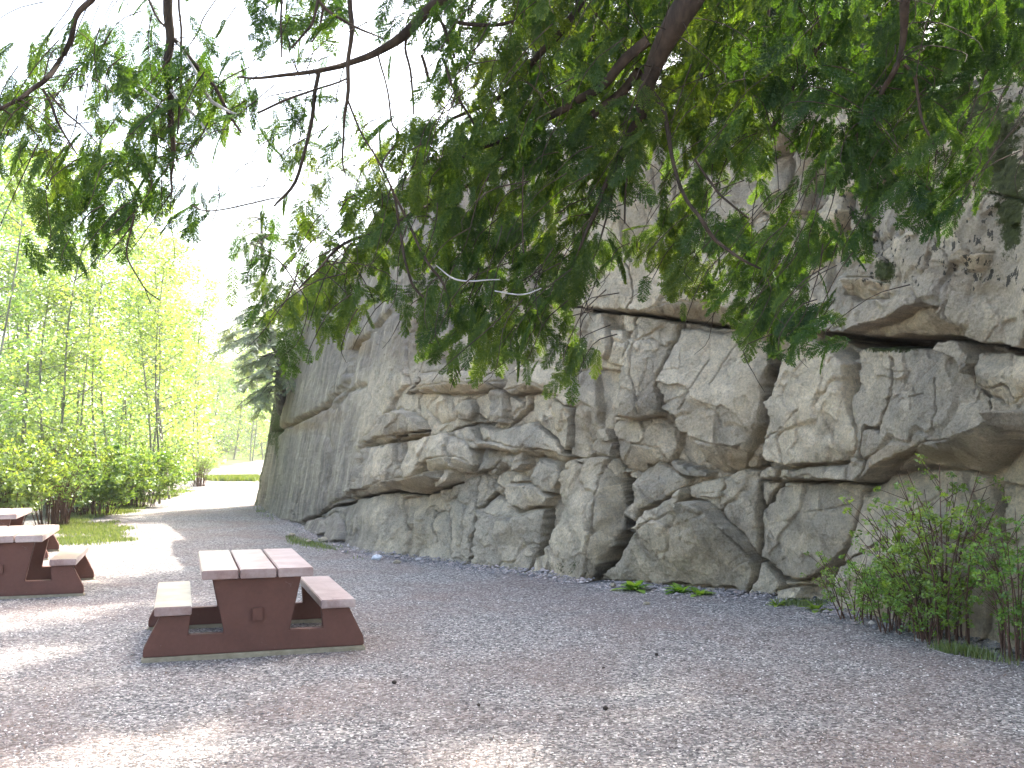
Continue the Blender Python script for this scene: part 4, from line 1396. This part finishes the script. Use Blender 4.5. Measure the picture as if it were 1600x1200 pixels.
# fir at the far end of the cliff: twisted trunk rooted in the rock, layered drooping boughs
r = np.random.default_rng(77)
o = thing('fir_tree', 'grey green fir with a twisted trunk leaning out from the far end of the cliff', 'tree', tuple(W(441, 640, 29.8)))
o0 = np.array(o.location)
tr, cr_ = Geo(), Geo()
tp = smooth_line(np.array([np.append(W(a, b, d), rr_) for a, b, d, rr_ in ((441, 645, 30.2, .16), (438, 600, 29.6, .16), (440, 560, 29.2, .15), (428, 535, 29.0, .15), (420, 515, 29.0, .12), (414, 470, 29.1, .10), (410, 400, 29.3, .06), (408, 330, 29.5, .03))]), 40)
tr.tube(tp[:, :3] - o0, tp[:, 3], 8)
for k in range(64):
    u = r.uniform(0.12, 1.0)
    p0 = tp[int(u * 39), :3] - o0
    a = r.uniform(math.pi * .6, math.pi * 2.0)      # out from the rock
    L = (2.1 - 1.3 * u) * r.uniform(.6, 1.15)
    dv = np.array([math.cos(a), math.sin(a), 0])
    q = [p0 + dv * L * w_ + np.array([0, 0, .25 * w_ - .85 * w_ * w_]) * L * .5 for w_ in np.linspace(0, 1, 7)]
    tr.tube(q, np.linspace(.03, .006, 7), 4)
    sd_ = np.array([-dv[1], dv[0], 0])
    for j in range(max(4, int(L / .13))):
        w_ = r.uniform(.2, 1.05)
        p = p0 + dv * L * w_ + np.array([0, 0, .25 * w_ - .85 * w_ * w_]) * L * .5
        for s_ in (-1, 1):
            V_, F_, T_ = SPRL[r.integers(3)]
            d = dv * .7 + sd_ * s_ * r.uniform(.4, 1.1) + np.array([0, 0, -r.uniform(.1, .7)])
            cr_.add(p + (V_ * r.uniform(.25, .5)) @ rot_from(d, np.array([0, 0, 1.0]) + r.normal(0, .3, 3)).T, F_, np.clip(T_ + r.normal(0, .2), 0, 1))
link('trunk', tr.mesh('fir_trunk', True), M_greybark, o)
link('crown', cr_.mesh('fir_crown'), M_fir2, o)

# ------------------------------------------------------------------ BROADLEAF TREES, BUSHES
def leaf_cloud(centres, radii, n_per, size, r, flat=0.5):
    """leaf-sized quads spread in clumps; returns verts, faces, tints"""
    cs = np.repeat(np.asarray(centres), n_per, 0)
    rd = np.repeat(np.asarray(radii), n_per)
    n = len(cs)
    d = r.normal(0, 1, (n, 3)); d /= np.linalg.norm(d, axis=1, keepdims=True)
    rr_ = r.uniform(0.25, 1, n) ** 0.6
    p = cs + d * (rd * rr_)[:, None] * np.array([1, 1, 0.75])
    a = r.normal(0, 1, (n, 3)); a[:, 2] *= flat; a /= np.linalg.norm(a, axis=1, keepdims=True)
    b = np.cross(a, r.normal(0, 1, (n, 3))); b /= np.linalg.norm(b, axis=1, keepdims=True)
    s = size * r.uniform(.6, 1.3, n)[:, None]
    V = np.stack([p - a * s, p - b * s * .5, p + a * s, p + b * s * .5], 1).reshape(-1, 3)
    Fc = np.arange(n * 4).reshape(-1, 4)
    ct = np.repeat(r.uniform(-.2, .2, len(centres)), n_per)
    return V, Fc, np.clip(0.5 + ct + r.normal(0, .2, n), 0, 1)


def alder(seed, H=9, rad=1.9, stems=3, n_leaf=34, size=0.055):
    r = np.random.default_rng(seed)
    tr, cr_ = Geo(), Geo()
    cen, rads = [], []
    for s in range(stems):
        a = r.uniform(0, 6.28); lean_ = r.uniform(0.02, 0.14)
        base = np.array([math.cos(a), math.sin(a), 0]) * 0.2 * (stems > 1)
        h = H * r.uniform(.75, 1)
        ax = np.array([math.cos(a) * lean_, math.sin(a) * lean_, 1])
        zs_ = np.linspace(-0.3, h, 14)
        wob = np.column_stack([0.12 * np.sin(zs_ * .8 + a), 0.12 * np.cos(zs_ * .7 + a), zs_ * 0])
        q = base + zs_[:, None] * ax + wob
        tr.tube(q, np.interp(zs_, [-.3, h], [0.045, 0.007]), 6)
        nb = int(h * 3.6)
        for b in range(nb):
            u = r.uniform(0.14, 1.0)
            p0 = base + ax * h * u + np.array([0.12 * math.sin(h * u * .8 + a), 0.12 * math.cos(h * u * .7 + a), 0])
            L = rad * (1.15 - u) * r.uniform(.4, 1.1) + 0.25
            an = r.uniform(0, 6.28)
            dv = np.array([math.cos(an), math.sin(an), r.uniform(.1, .7)])
            tr.tube([p0, p0 + dv * L * .5, p0 + dv * L + np.array([0, 0, -.05 * L])], [0.014, 0.009, 0.003], 4)
            for j in range(3):
                w_ = r.uniform(.35, 1.05)
                cen.append(p0 + dv * L * w_ + r.normal(0, .12, 3)); rads.append(r.uniform(.20, .55))
    V_, F_, T_ = leaf_cloud(cen, rads, n_leaf, size, r)
    cr_.add(V_, F_, T_)
    return tr.mesh('alder_trunk', True), cr_.mesh('alder_crown')


ALD = [alder(1, 9.5, 2.0, 3), alder(2, 8.5, 2.2, 2), alder(3, 10.5, 2.1, 4), alder(4, 7, 1.7, 2)]


def put_alder(k, x, y, s, rz, label, group, z=None):
    z = float(hill_z(np.array(x), np.array(y))) if z is None else z
    o = thing('alder_tree', label, 'tree', (x, y, max(z, 0)), rz, group)
    o.scale = (s, s, s)
    link('trunk', ALD[k][0], M_alderbark, o)
    link('crown', ALD[k][1], M_alder, o)
    return o


GA = 'bright green young trees at the edge of the clearing'
def XY(px, y):
    return ((px - 800) / F * y, y)
for k, px, y, s, rz, lab in (
    (1, 150, 28, 1.00, 0.3, 'young bright green tree with one thin dark trunk behind the bushes'),
    (0, 245, 33, 1.05, 1.9, 'clump of slim upright trunks with sunlit leaves beside the path'),
    (3, 272, 36, 1.15, 4.2, 'slim leaning tree closest to the path, next to the small reddish bush'),
    (2, 60, 27, 1.0, 3.3, 'leafy sapling clump behind the farthest picnic table'),
    (1, -30, 24, 1.1, 5.1, 'bright leafy tree at the outer edge beyond the picnic tables'),
    (2, 190, 40, 1.25, 0.8, 'taller pale green tree rising behind the thin dark trunk'),
    (0, 100, 38, 1.25, 2.6, 'tall pale green tree behind the brown stemmed bush'),
    (2, 15, 36, 1.25, 1.1, 'tall pale tree behind the yellow green bush'),
    (3, 338, 128, 2.2, 2.2, 'distant tree beyond the end of the path'),
    (1, 392, 135, 2.4, 3.9, 'distant tree seen right beside the cliff end'),
    (0, 418, 150, 2.2, 3.1, 'faraway tree half covered by the cliff end'),
    (0, 300, 50, 1.15, 5.6, 'sunlit tree behind the leaning tree by the path'),
    (2, 235, 55, 1.35, 4.9, 'high crowned tree farther back in the gap above the path'),
    (3, 362, 140, 2.6, 0.2, 'farthest pale tree over the bright open ground')):
    x_, y_ = XY(px, y)
    put_alder(k, x_, y_, s, rz, lab, GA)

# far wood on the hill: one mass
r = np.random.default_rng(55)
cen, rads = [], []
for i_ in range(2300):
    x = r.uniform(-110, 30); y = r.uniform(44, 190)
    if x > -0.2 * y + 22: continue
    if y < 60 and x > -14: continue
    if y < 155 and x > -0.315 * y: continue
    z0 = float(hill_z(np.array(x), np.array(y)))
    h = r.uniform(2.5, 8.5)
    for j in range(4):
        cen.append((x + r.normal(0, 1.2), y + r.normal(0, 1.2), z0 + h * (0.15 + 0.28 * j) + r.normal(0, .4))); rads.append(r.uniform(.8, 1.9))
V_, F_, T_ = leaf_cloud(cen, rads, 26, 0.24, r)
cen, rads = [], []
for i_ in range(420):          # its nearer fringe further round the clearing
    y = r.uniform(14, 60); x = -0.60 * y - 3 - r.uniform(0, 22)
    z0 = float(hill_z(np.array(x), np.array(y)))
    h = r.uniform(2.0, 8.0)
    for j in range(4):
        cen.append((x + r.normal(0, .8), y + r.normal(0, .8), max(z0, 0) + h * (0.12 + 0.28 * j) + r.normal(0, .3))); rads.append(r.uniform(.5, 1.2))
V2, F2, T2 = leaf_cloud(cen, rads, 40, 0.09, r)
F_ = np.vstack([F_, F2 + len(V_)]); V_ = np.vstack([V_, V2]); T_ = np.concatenate([T_, T2])
fo = link('distant_wood', mesh_np('distant_wood', V_, F_, False, None, {'tint': T_}), M_alder)
tag(fo, 'sunlit pale green wood covering the hillside beyond the clearing', 'wood', kind='stuff')
# dark conifers on the hill
for k, px, y, s, lab in ((2, 30, 95, 1.1, 'hazy dark conifer on the hillside, nearest the picture edge'), (0, 95, 105, 1.0, 'grey conifer top poking out of the hillside wood'), (2, 185, 120, .9, 'small dark conifer on the skyline of the hill')):
    x_, y_ = XY(px, y)
    put_conifer(k, x_, y_, float(hill_z(np.array(x_), np.array(y_))), s, y * 1.0, lab, 'conifers on the far hillside')


def bush(seed, H=1.8, rad=1.0, stems=26, n_leaf=34, size=0.035, bare=0.35, clump=(.08, .22), bunch=3):
    r = np.random.default_rng(seed)
    st, lf = Geo(), Geo()
    cen, rads = [], []
    for s in range(stems):
        a = r.uniform(0, 6.28); sp_ = r.uniform(.15, 1) ** .7
        h = H * r.uniform(.6, 1.05) * (1 - .25 * sp_)
        tip = np.array([math.cos(a) * rad * sp_, math.sin(a) * rad * sp_, h])
        b0 = np.array([math.cos(a) * .30 * sp_ * rad, math.sin(a) * .30 * sp_ * rad, -.05]) + r.normal(0, .05, 3) * np.array([1, 1, 0])
        md = (b0 + tip) / 2 + np.array([-math.cos(a), -math.sin(a), .3]) * rad * .12 + r.normal(0, .04, 3)
        q = smooth_line(np.array([b0, md, tip]), 9)
        st.tube(q, np.linspace(.010, .003, 9) * (H / 1.6) ** .5, 5)
        for j in range(4):
            u = r.uniform(.35, .95); p = q[int(u * 8)]
            dv = np.array([math.cos(a + r.normal(0, 1)), math.sin(a + r.normal(0, 1)), r.uniform(.3, 1.2)]) * H * .16
            st.tube([p, p + dv * .6, p + dv], [.004, .003, .0015], 4)
            cen.append(p + dv); rads.append(r.uniform(*clump))
        for j in range(bunch):
            u = r.uniform(bare, 1); cen.append(q[int(u * 8)] + r.normal(0, .04, 3)); rads.append(r.uniform(*clump))
    V_, F_, T_ = leaf_cloud(cen, rads, n_leaf, size, r, 0.7)
    lf.add(V_, F_, T_)
    return st.mesh('bush_stems', True), lf.mesh('bush_leaves')


def put_bush(name, meshes, x, y, s, rz, label, group=None, z=0.0, mat=M_bush, cat='bush'):
    o = thing(name, label, cat, (x, y, z), rz, group)
    o.scale = (s, s, s)
    link('stems', meshes[0], M_stem, o)
    link('leaves', meshes[1], mat, o)
    return o


BU = [bush(1, 1.9, 1.3, 40, 30, .045), bush(2, 2.1, 1.0, 60, 8, .035, .6, (.1, .25), 2), bush(3, 1.7, 1.4, 36, 40, .05)]
GB = 'bushes along the left edge of the clearing'
for k, px, y, s, rz, lab in (
    (0, 5, 22, 1.15, 0, 'dense yellow green bush behind the farthest picnic table'),
    (1, 88, 23.5, 1.05, 1, 'brown stemmed bush with few leaves beyond the middle table'),
    (2, 155, 27, 1.1, 2, 'yellow green bush under the thin dark trunk'),
    (0, 215, 31, 1.15, 3, 'darker leafy bush beside the strip of grass'),
    (2, 185, 31, 1.2, 4.4, 'low bright bush behind the end of the grass'),
    (2, -20, 27, 1.2, 5, 'tall bush mass at the border of the view'),
    (0, 120, 28, 1.2, 5, 'leafy bush between the brown stemmed bush and the thin trunk'),
    (1, 312, 48, 0.95, 0.7, 'small reddish bush standing alone at the end of the path'),
    (2, 258, 38, .95, .2, 'low bush at the foot of the slim trunks')):
    x_, y_ = XY(px, y)
    put_bush('bush', BU[k], x_, y_, s, rz, lab, GB)

# shrub by the cliff on the near side: thin stems, feathery leaf tufts
RS = [bush(21, 1.75, .70, 26, 20, .021, .30, (.03, .08), 7), bush(22, 1.3, .70, 20, 20, .019, .3, (.03, .08), 7), bush(23, 1.1, .5, 15, 15, .018, .3, (.03, .07), 6)]
M_shrub = leaf_mat('shrub_leaves', (0.08, 0.15, 0.02), (0.20, 0.33, 0.045), (0.34, 0.48, 0.09), 0.5)
GS = 'thin stemmed shrubs at the foot of the cliff'
for k, px, py, s, rz, lab in (
    (0, 1482, 1006, 1.02, 0, 'tallest thin stemmed shrub with bright green tips in front of the cliff'),
    (1, 1400, 988, .85, 1, 'loose leafy shrub beside the tallest one, nearer the middle of the cliff'),
    (2, 1338, 972, .85, 2, 'small sparse shrub at the inner end of the row by the cliff'),
    (0, 1590, 1030, .80, 3, 'shrub at the outer end of the row, cut by the picture edge'),
    (2, 1450, 1004, .8, 4.4, 'low shrub tangled in reddish stems before the tallest shrub')):
    p = G(px, py)
    put_bush('shrub', RS[k], p[0], p[1], s, rz, lab, GS, 0.0, M_shrub, 'shrub')

# ------------------------------------------------------------------ GRASS AND LOW PLANTS
def blades(pts, h, w, r, lean_=0.5):
    n = len(pts)
    a = r.uniform(0, 6.28, n)
    d = np.column_stack([np.cos(a), np.sin(a), np.zeros(n)])
    t = np.column_stack([-d[:, 1], d[:, 0], np.zeros(n)])
    hh = h * r.uniform(.4, 1.2, n)[:, None]
    ln = r.uniform(0, lean_, n)[:, None] * hh
    up = np.array([0, 0, 1.0])
    V = np.stack([pts - t * w, pts + t * w, pts + up * hh * .6 + d * ln * .4 + t * w * .7, pts + up * hh + d * ln], 1).reshape(-1, 3)
    return V, np.arange(n * 4).reshape(-1, 4), np.clip(r.normal(.5, .25, n), 0, 1)


r = np.random.default_rng(91)


def grass_region(poly, n, h, w, name='grass', thresh=None, label=None):
    Pp = np.array(poly, float)
    gp = np.array([G(*p)[:2] for p in poly])
    lo, hi = gp.min(0), gp.max(0)
    q = r.uniform(lo, hi, (n * 4, 2))
    sd_ = poly_sd(gp, q[:, 0], q[:, 1])
    nz = fbm(q[:, 0] * 1.6, q[:, 1] * 1.6, q[:, 0] * 0, 3, 5)
    keep = (sd_ > 0) & (nz * .9 + sstep(0, .7, sd_) * .75 + r.normal(0, .18, len(sd_)) > 0.36)
    q = q[keep][:n]
    pts = np.column_stack([q, gz(q[:, 0], q[:, 1])])
    return blades(pts, h, w, r)


gg = Geo()
for poly, n, h, w in (
    ([(55, 856), (66, 812), (120, 796), (200, 777), (300, 762), (306, 768), (240, 786), (222, 800), (165, 811), (232, 826), (215, 845), (120, 856)], 45000, .07, .008),
    ([(392, 792), (402, 789), (425, 806), (428, 814), (405, 806)], 1200, .10, .008),
    ([(446, 838), (500, 842), (560, 862), (590, 874), (560, 876), (500, 862), (450, 850)], 3500, .06, .006),
    ([(1440, 1012), (1500, 1016), (1620, 1034), (1640, 1056), (1560, 1038), (1480, 1024)], 2600, .09, .004),
    ([(320, 748), (410, 747), (412, 753), (320, 752)], 9000, .25, .03),
    ([(1200, 938), (1290, 940), (1330, 952), (1290, 956), (1215, 946)], 900, .06, .005)):
    V_, F_, T_ = grass_region(poly, n, h, w)
    gg.add(V_, F_, T_)
go = link('grass', gg.mesh('grass'), M_grass)
tag(go, 'patches of short green grass along the edges of the gravel', 'grass', kind='stuff')


def rosette(px, py, s, label, n=22, seed=0):
    rr_ = np.random.default_rng(seed)
    geo = Geo()
    for k in range(n):
        a = rr_.uniform(0, 6.28); L = s * rr_.uniform(.6, 1.1); w = L * .16
        el = rr_.uniform(.3, 1.1)
        d = np.array([math.cos(a) * math.cos(el), math.sin(a) * math.cos(el), math.sin(el)])
        t = np.array([-math.sin(a), math.cos(a), 0])
        p = np.array([0, 0, -.01])
        us = np.linspace(0, 1, 6)
        C = [p + d * L * u + np.array([0, 0, -.45 * L * u * u]) for u in us]
        ws = [w * math.sin(math.pi * min(u * .9 + .08, 1)) * (1 + .25 * math.sin(u * 30)) for u in us]
        V_ = []
        for c_, w_ in zip(C, ws): V_ += [c_ - t * w_, c_ + t * w_]
        geo.add(V_, [(2 * i_, 2 * i_ + 1, 2 * i_ + 3, 2 * i_ + 2) for i_ in range(5)], rr_.uniform(.3, .9))
    o = link('weed', geo.mesh('weed'), M_shrub)
    p = G(px, py)
    o.location = (p[0], p[1], 0)
    tag(o, label, 'weed', 'leafy weeds at the foot of the cliff')
    return o


rosette(990, 922, .36, 'jagged leafy weed beneath the dark sloping block beside the widest crack', 24, 1)
rosette(1064, 926, .34, 'bright broad leaved weed in the middle of the dark block foot', 18, 2)
rosette(1092, 930, .28, 'smaller weed touching the broad leaved one', 14, 3)
rosette(1275, 954, .28, 'low weed near the start of the shrubs', 18, 4)
rosette(1215, 946, .18, 'tiny weed just past the long vertical crack', 14, 5)
rosette(815, 898, .10, 'tiny weed at the foot of the slab beside the leaning pillar', 12, 6)

# pale blue-green leafy clump on the ledge, upper corner
geo = Geo()
rr_ = np.random.default_rng(5)
for (px, py) in [(1535,150),(1548,135),(1560,120),(1572,115),(1540,160),(1568,142),(1585,140),(1595,138),(1530,138),(1525,165),(1552,150),(1580,100),(1598,150)]:
    c0 = W(px, py, 10.6)
    u_ = np.linspace(0, math.pi, 7); v_ = np.linspace(0, 2 * math.pi, 11)[:-1]
    sx = rr_.uniform(.05, .085)
    V_ = [c0 + np.array([sx * 1.3 * math.sin(a) * math.cos(b), sx * math.sin(a) * math.sin(b), sx * .75 * math.cos(a)]) * (1 + .12 * math.sin(5 * b + px)) for a in u_ for b in v_]
    F_ = [(i_ * 10 + j, i_ * 10 + (j + 1) % 10, (i_ + 1) * 10 + (j + 1) % 10, (i_ + 1) * 10 + j) for i_ in range(6) for j in range(10)]
    geo.add(V_, F_, .5)
M_sed, nt, out = newmat('stonecrop')
v = coords(nt)
principled(nt, out, ramp(nt, noise(nt, 25, 4, .6, v), [(0.3, (.16, .22, .17)), (.7, (.36, .42, .36))]), .8, .2, bump(nt, noise(nt, 60, 4, .6, v), .6, .02))
o = link('stonecrop', geo.mesh('stonecrop', True), M_sed)
tag(o, 'pale grey green cushion plant on the mossy ledge near the cliff top', 'plant')

# ------------------------------------------------------------------ SMALL THINGS ON THE GRAVEL
def lump(name, px, py, s, mat, label, cat, group=None, seed=0, sq=(1, .8, .7)):
    rr_ = np.random.default_rng(seed)
    n, m = 9, 14
    V_ = []
    for i_ in range(n):
        a = math.pi * i_ / (n - 1)
        for j in range(m):
            b = 2 * math.pi * j / m
            k = 1 + .16 * math.sin(3 * b + seed + 2 * a) + .12 * math.sin(5 * a + 2 * b + seed)
            if 'cone' in name: k = 1 + .18 * math.sin(8 * a) * math.cos(4 * b + 2 * i_)
            V_.append((s * sq[0] * k * math.sin(a) * math.cos(b), s * sq[1] * k * math.sin(a) * math.sin(b), s * sq[2] * k * math.cos(a)))
    F_ = [(i_ * m + j, i_ * m + (j + 1) % m, (i_ + 1) * m + (j + 1) % m, (i_ + 1) * m + j) for i_ in range(n - 1) for j in range(m)]
    o = link(name, mesh_np(name, V_, F_, True), mat)
    p = G(px, py)
    o.location = (p[0], p[1], s * sq[2] * .7)
    o.rotation_euler = (0, 0, seed)
    tag(o, label, cat, group)


GCn = 'dark cones fallen on the gravel'
for i_, (px, py, s, lab) in enumerate(((616, 1068, .020, 'dark round cone on the gravel in front of the nearest table'), (946, 1109, .022, 'dark cone lying in a sunlit patch near the picture bottom'),
        (1026, 1024, .018, 'dark cone on open gravel towards the dark sloping block'), (943, 1045, .014, 'tiny dark cone in the middle of the gravel'), (1250, 1070, .016, 'dark cone on gravel below the shrubs'), (748, 1103, .015, 'small dark cone in the pale gravel patch'),
        (1166, 1082, .014, 'small dark cone alone on reddish gravel'))):
    lump('pine_cone', px, py, s, M_cone, lab, 'pine cone', GCn, i_)
lump('white_stone', 589, 875, .07, M_white, 'white stone at the foot of the cliff past the grass', 'stone', None, 3, (1.2, .8, .7))
# stones along the foot
for i_, (px, py, s, lab) in enumerate(((455, 838, .07, 'grey stone in the soil at the foot of the far slab'), (482, 848, .06, 'grey stone beside the grass under the slab lip'), (505, 846, .09, 'rough stone resting against the small boulders'),
        (620, 880, .05, 'flat grey stone beside the white stone'), (958, 917, .05, 'small stone in front of the widest crack'), (1110, 925, .05, 'small pale stone under the dark sloping block'), (1010, 945, .035, 'pale chip of rock out on the gravel'))):
    lump('grey_stone', px, py, s, M_rock, lab, 'stone', 'loose stones at the foot of the cliff', i_ + 10, (1.2, .8, .55))

# loose gravel stones lying on the surface: real chips, denser near the camera
r = np.random.default_rng(12)
n = 80000
yy = 3.2 + 9.5 * r.uniform(0, 1, n) ** 1.7
xx = r.uniform(-.56, .56, n) * yy
s = r.uniform(.004, .0105, n)
octa = np.array([(1, 0, 0), (0, 1, 0), (-1, 0, 0), (0, -1, 0), (0, 0, 1), (0, 0, -1)], float)
ft = np.array([(0, 1, 4), (1, 2, 4), (2, 3, 4), (3, 0, 4)])
sc_ = np.stack([s * r.uniform(.7, 1.5, n), s * r.uniform(.6, 1.2, n), s * r.uniform(.4, .9, n)], 1)
an = r.uniform(0, 6.28, n)
ca, sa = np.cos(an), np.sin(an)
bb = octa[None] * sc_[:, None, :] * r.uniform(.7, 1.3, (n, 6, 1))
X_ = bb[..., 0] * ca[:, None] - bb[..., 1] * sa[:, None] + xx[:, None]
Y_ = bb[..., 0] * sa[:, None] + bb[..., 1] * ca[:, None] + yy[:, None]
Z_ = bb[..., 2] + (gz(xx, yy) + s * .15)[:, None]
V_ = np.stack([X_, Y_, Z_], -1).reshape(-1, 3)
F_ = (ft[None] + (np.arange(n) * 6)[:, None, None]).reshape(-1, 3)
tn = np.repeat(r.uniform(0, 1, n), 4)
M_chip, nt, out = newmat('gravel_chips')
at = N(nt, 'ShaderNodeAttribute', attribute_name='tint')
principled(nt, out, ramp(nt, at.outputs['Fac'], [(0, (.07, .07, .075)), (.35, (.20, .195, .195)), (.6, (.33, .30, .285)), (.8, (.40, .33, .30)), (1, (.72, .70, .68))]), .85, .3)
go = link('gravel_chips', mesh_np('gravel_chips', V_, F_, False, None, {'tint': tn}), M_chip)
tag(go, 'loose grey and pinkish gravel chips scattered over the clearing', 'gravel', kind='stuff')

# rubble, broken chips and litter piled along the foot of the cliff
r = np.random.default_rng(33)
n = 9000
k = r.integers(nwrap, nwrap + 850, n)
off = np.abs(r.normal(0, .22, n)) + .02
Dn = D[k, 40]
px_ = path[k, 0] + nrm[k, 0] * (Dn + off); py_ = path[k, 1] + nrm[k, 1] * (Dn + off)
s = r.uniform(.006, .02, n) * (1 + 1.6 * (r.uniform(0, 1, n) > .97))
sc_ = np.stack([s * r.uniform(.7, 1.6, n), s * r.uniform(.6, 1.2, n), s * r.uniform(.4, .8, n)], 1)
an = r.uniform(0, 6.28, n); ca, sa = np.cos(an), np.sin(an)
bb = octa[None] * sc_[:, None, :] * r.uniform(.6, 1.4, (n, 6, 1))
X_ = bb[..., 0] * ca[:, None] - bb[..., 1] * sa[:, None] + px_[:, None]
Y_ = bb[..., 0] * sa[:, None] + bb[..., 1] * ca[:, None] + py_[:, None]
Z_ = bb[..., 2] + (gz(px_, py_) + s * .2 + .05 * np.exp(-off / .12))[:, None]
V_ = np.stack([X_, Y_, Z_], -1).reshape(-1, 3)
F_ = (ft[None] + (np.arange(n) * 6)[:, None, None]).reshape(-1, 3)
go = link('rubble', mesh_np('rubble', V_, F_, False, None, {'tint': np.repeat(r.uniform(.1, .9, n), 4)}), M_chip)
tag(go, 'bluish grey broken chips along the foot of the cliff', 'rubble', kind='stuff')
# brown litter of needles and scales
n = 5200
yy = 3.2 + 12 * r.uniform(0, 1, n) ** 1.4
xx = r.uniform(-.56, .56, n) * yy
keep = fbm(xx * .7, yy * .7, xx * 0, 3, 19) > -.05
xx, yy = xx[keep], yy[keep]; n = len(xx)
an = r.uniform(0, 6.28, n); L_ = r.uniform(.006, .03, n); w_ = r.uniform(.0012, .004, n)
d_ = np.column_stack([np.cos(an), np.sin(an), r.normal(0, .15, n)]) * L_[:, None]
t_ = np.column_stack([-np.sin(an), np.cos(an), np.zeros(n)]) * w_[:, None]
c_ = np.column_stack([xx, yy, gz(xx, yy) + .009])
V_ = np.stack([c_ - d_ - t_, c_ + d_ - t_ * .4, c_ + d_ + t_ * .4, c_ - d_ + t_], 1).reshape(-1, 3)
M_lit, nt, out = newmat('litter')
at = N(nt, 'ShaderNodeAttribute', attribute_name='tint')
principled(nt, out, ramp(nt, at.outputs['Fac'], [(0, (.03, .022, .018)), (.6, (.12, .065, .04)), (1, (.26, .15, .07))]), .9, .1)
go = link('leaf_litter', mesh_np('leaf_litter', V_, np.arange(n * 4).reshape(-1, 4), False, None, {'tint': r.uniform(0, 1, n)}), M_lit)
tag(go, 'brown needles and twig bits strewn on the gravel', 'litter', kind='stuff')

# thin sunlit air: far things pale
hz = bpy.data.materials.new('haze')
hz.use_nodes = True
hn = hz.node_tree
hn.nodes.clear()
ho = hn.nodes.new('ShaderNodeOutputMaterial')
pv = hn.nodes.new('ShaderNodeVolumePrincipled')
pv.inputs['Color'].default_value = (0.95, 0.97, 1.0, 1)
pv.inputs['Density'].default_value = 0.0005
pv.inputs['Anisotropy'].default_value = 0.3
hn.links.new(pv.outputs[0], ho.inputs['Volume'])
bx = box_geo(-1000, 1000, -400, 1600, -2.5, 60, 0)
bx.name = 'haze'
o = link('haze', bx, hz)
tag(o, 'thin pale air that lightens the far woods', 'haze', kind='stuff')
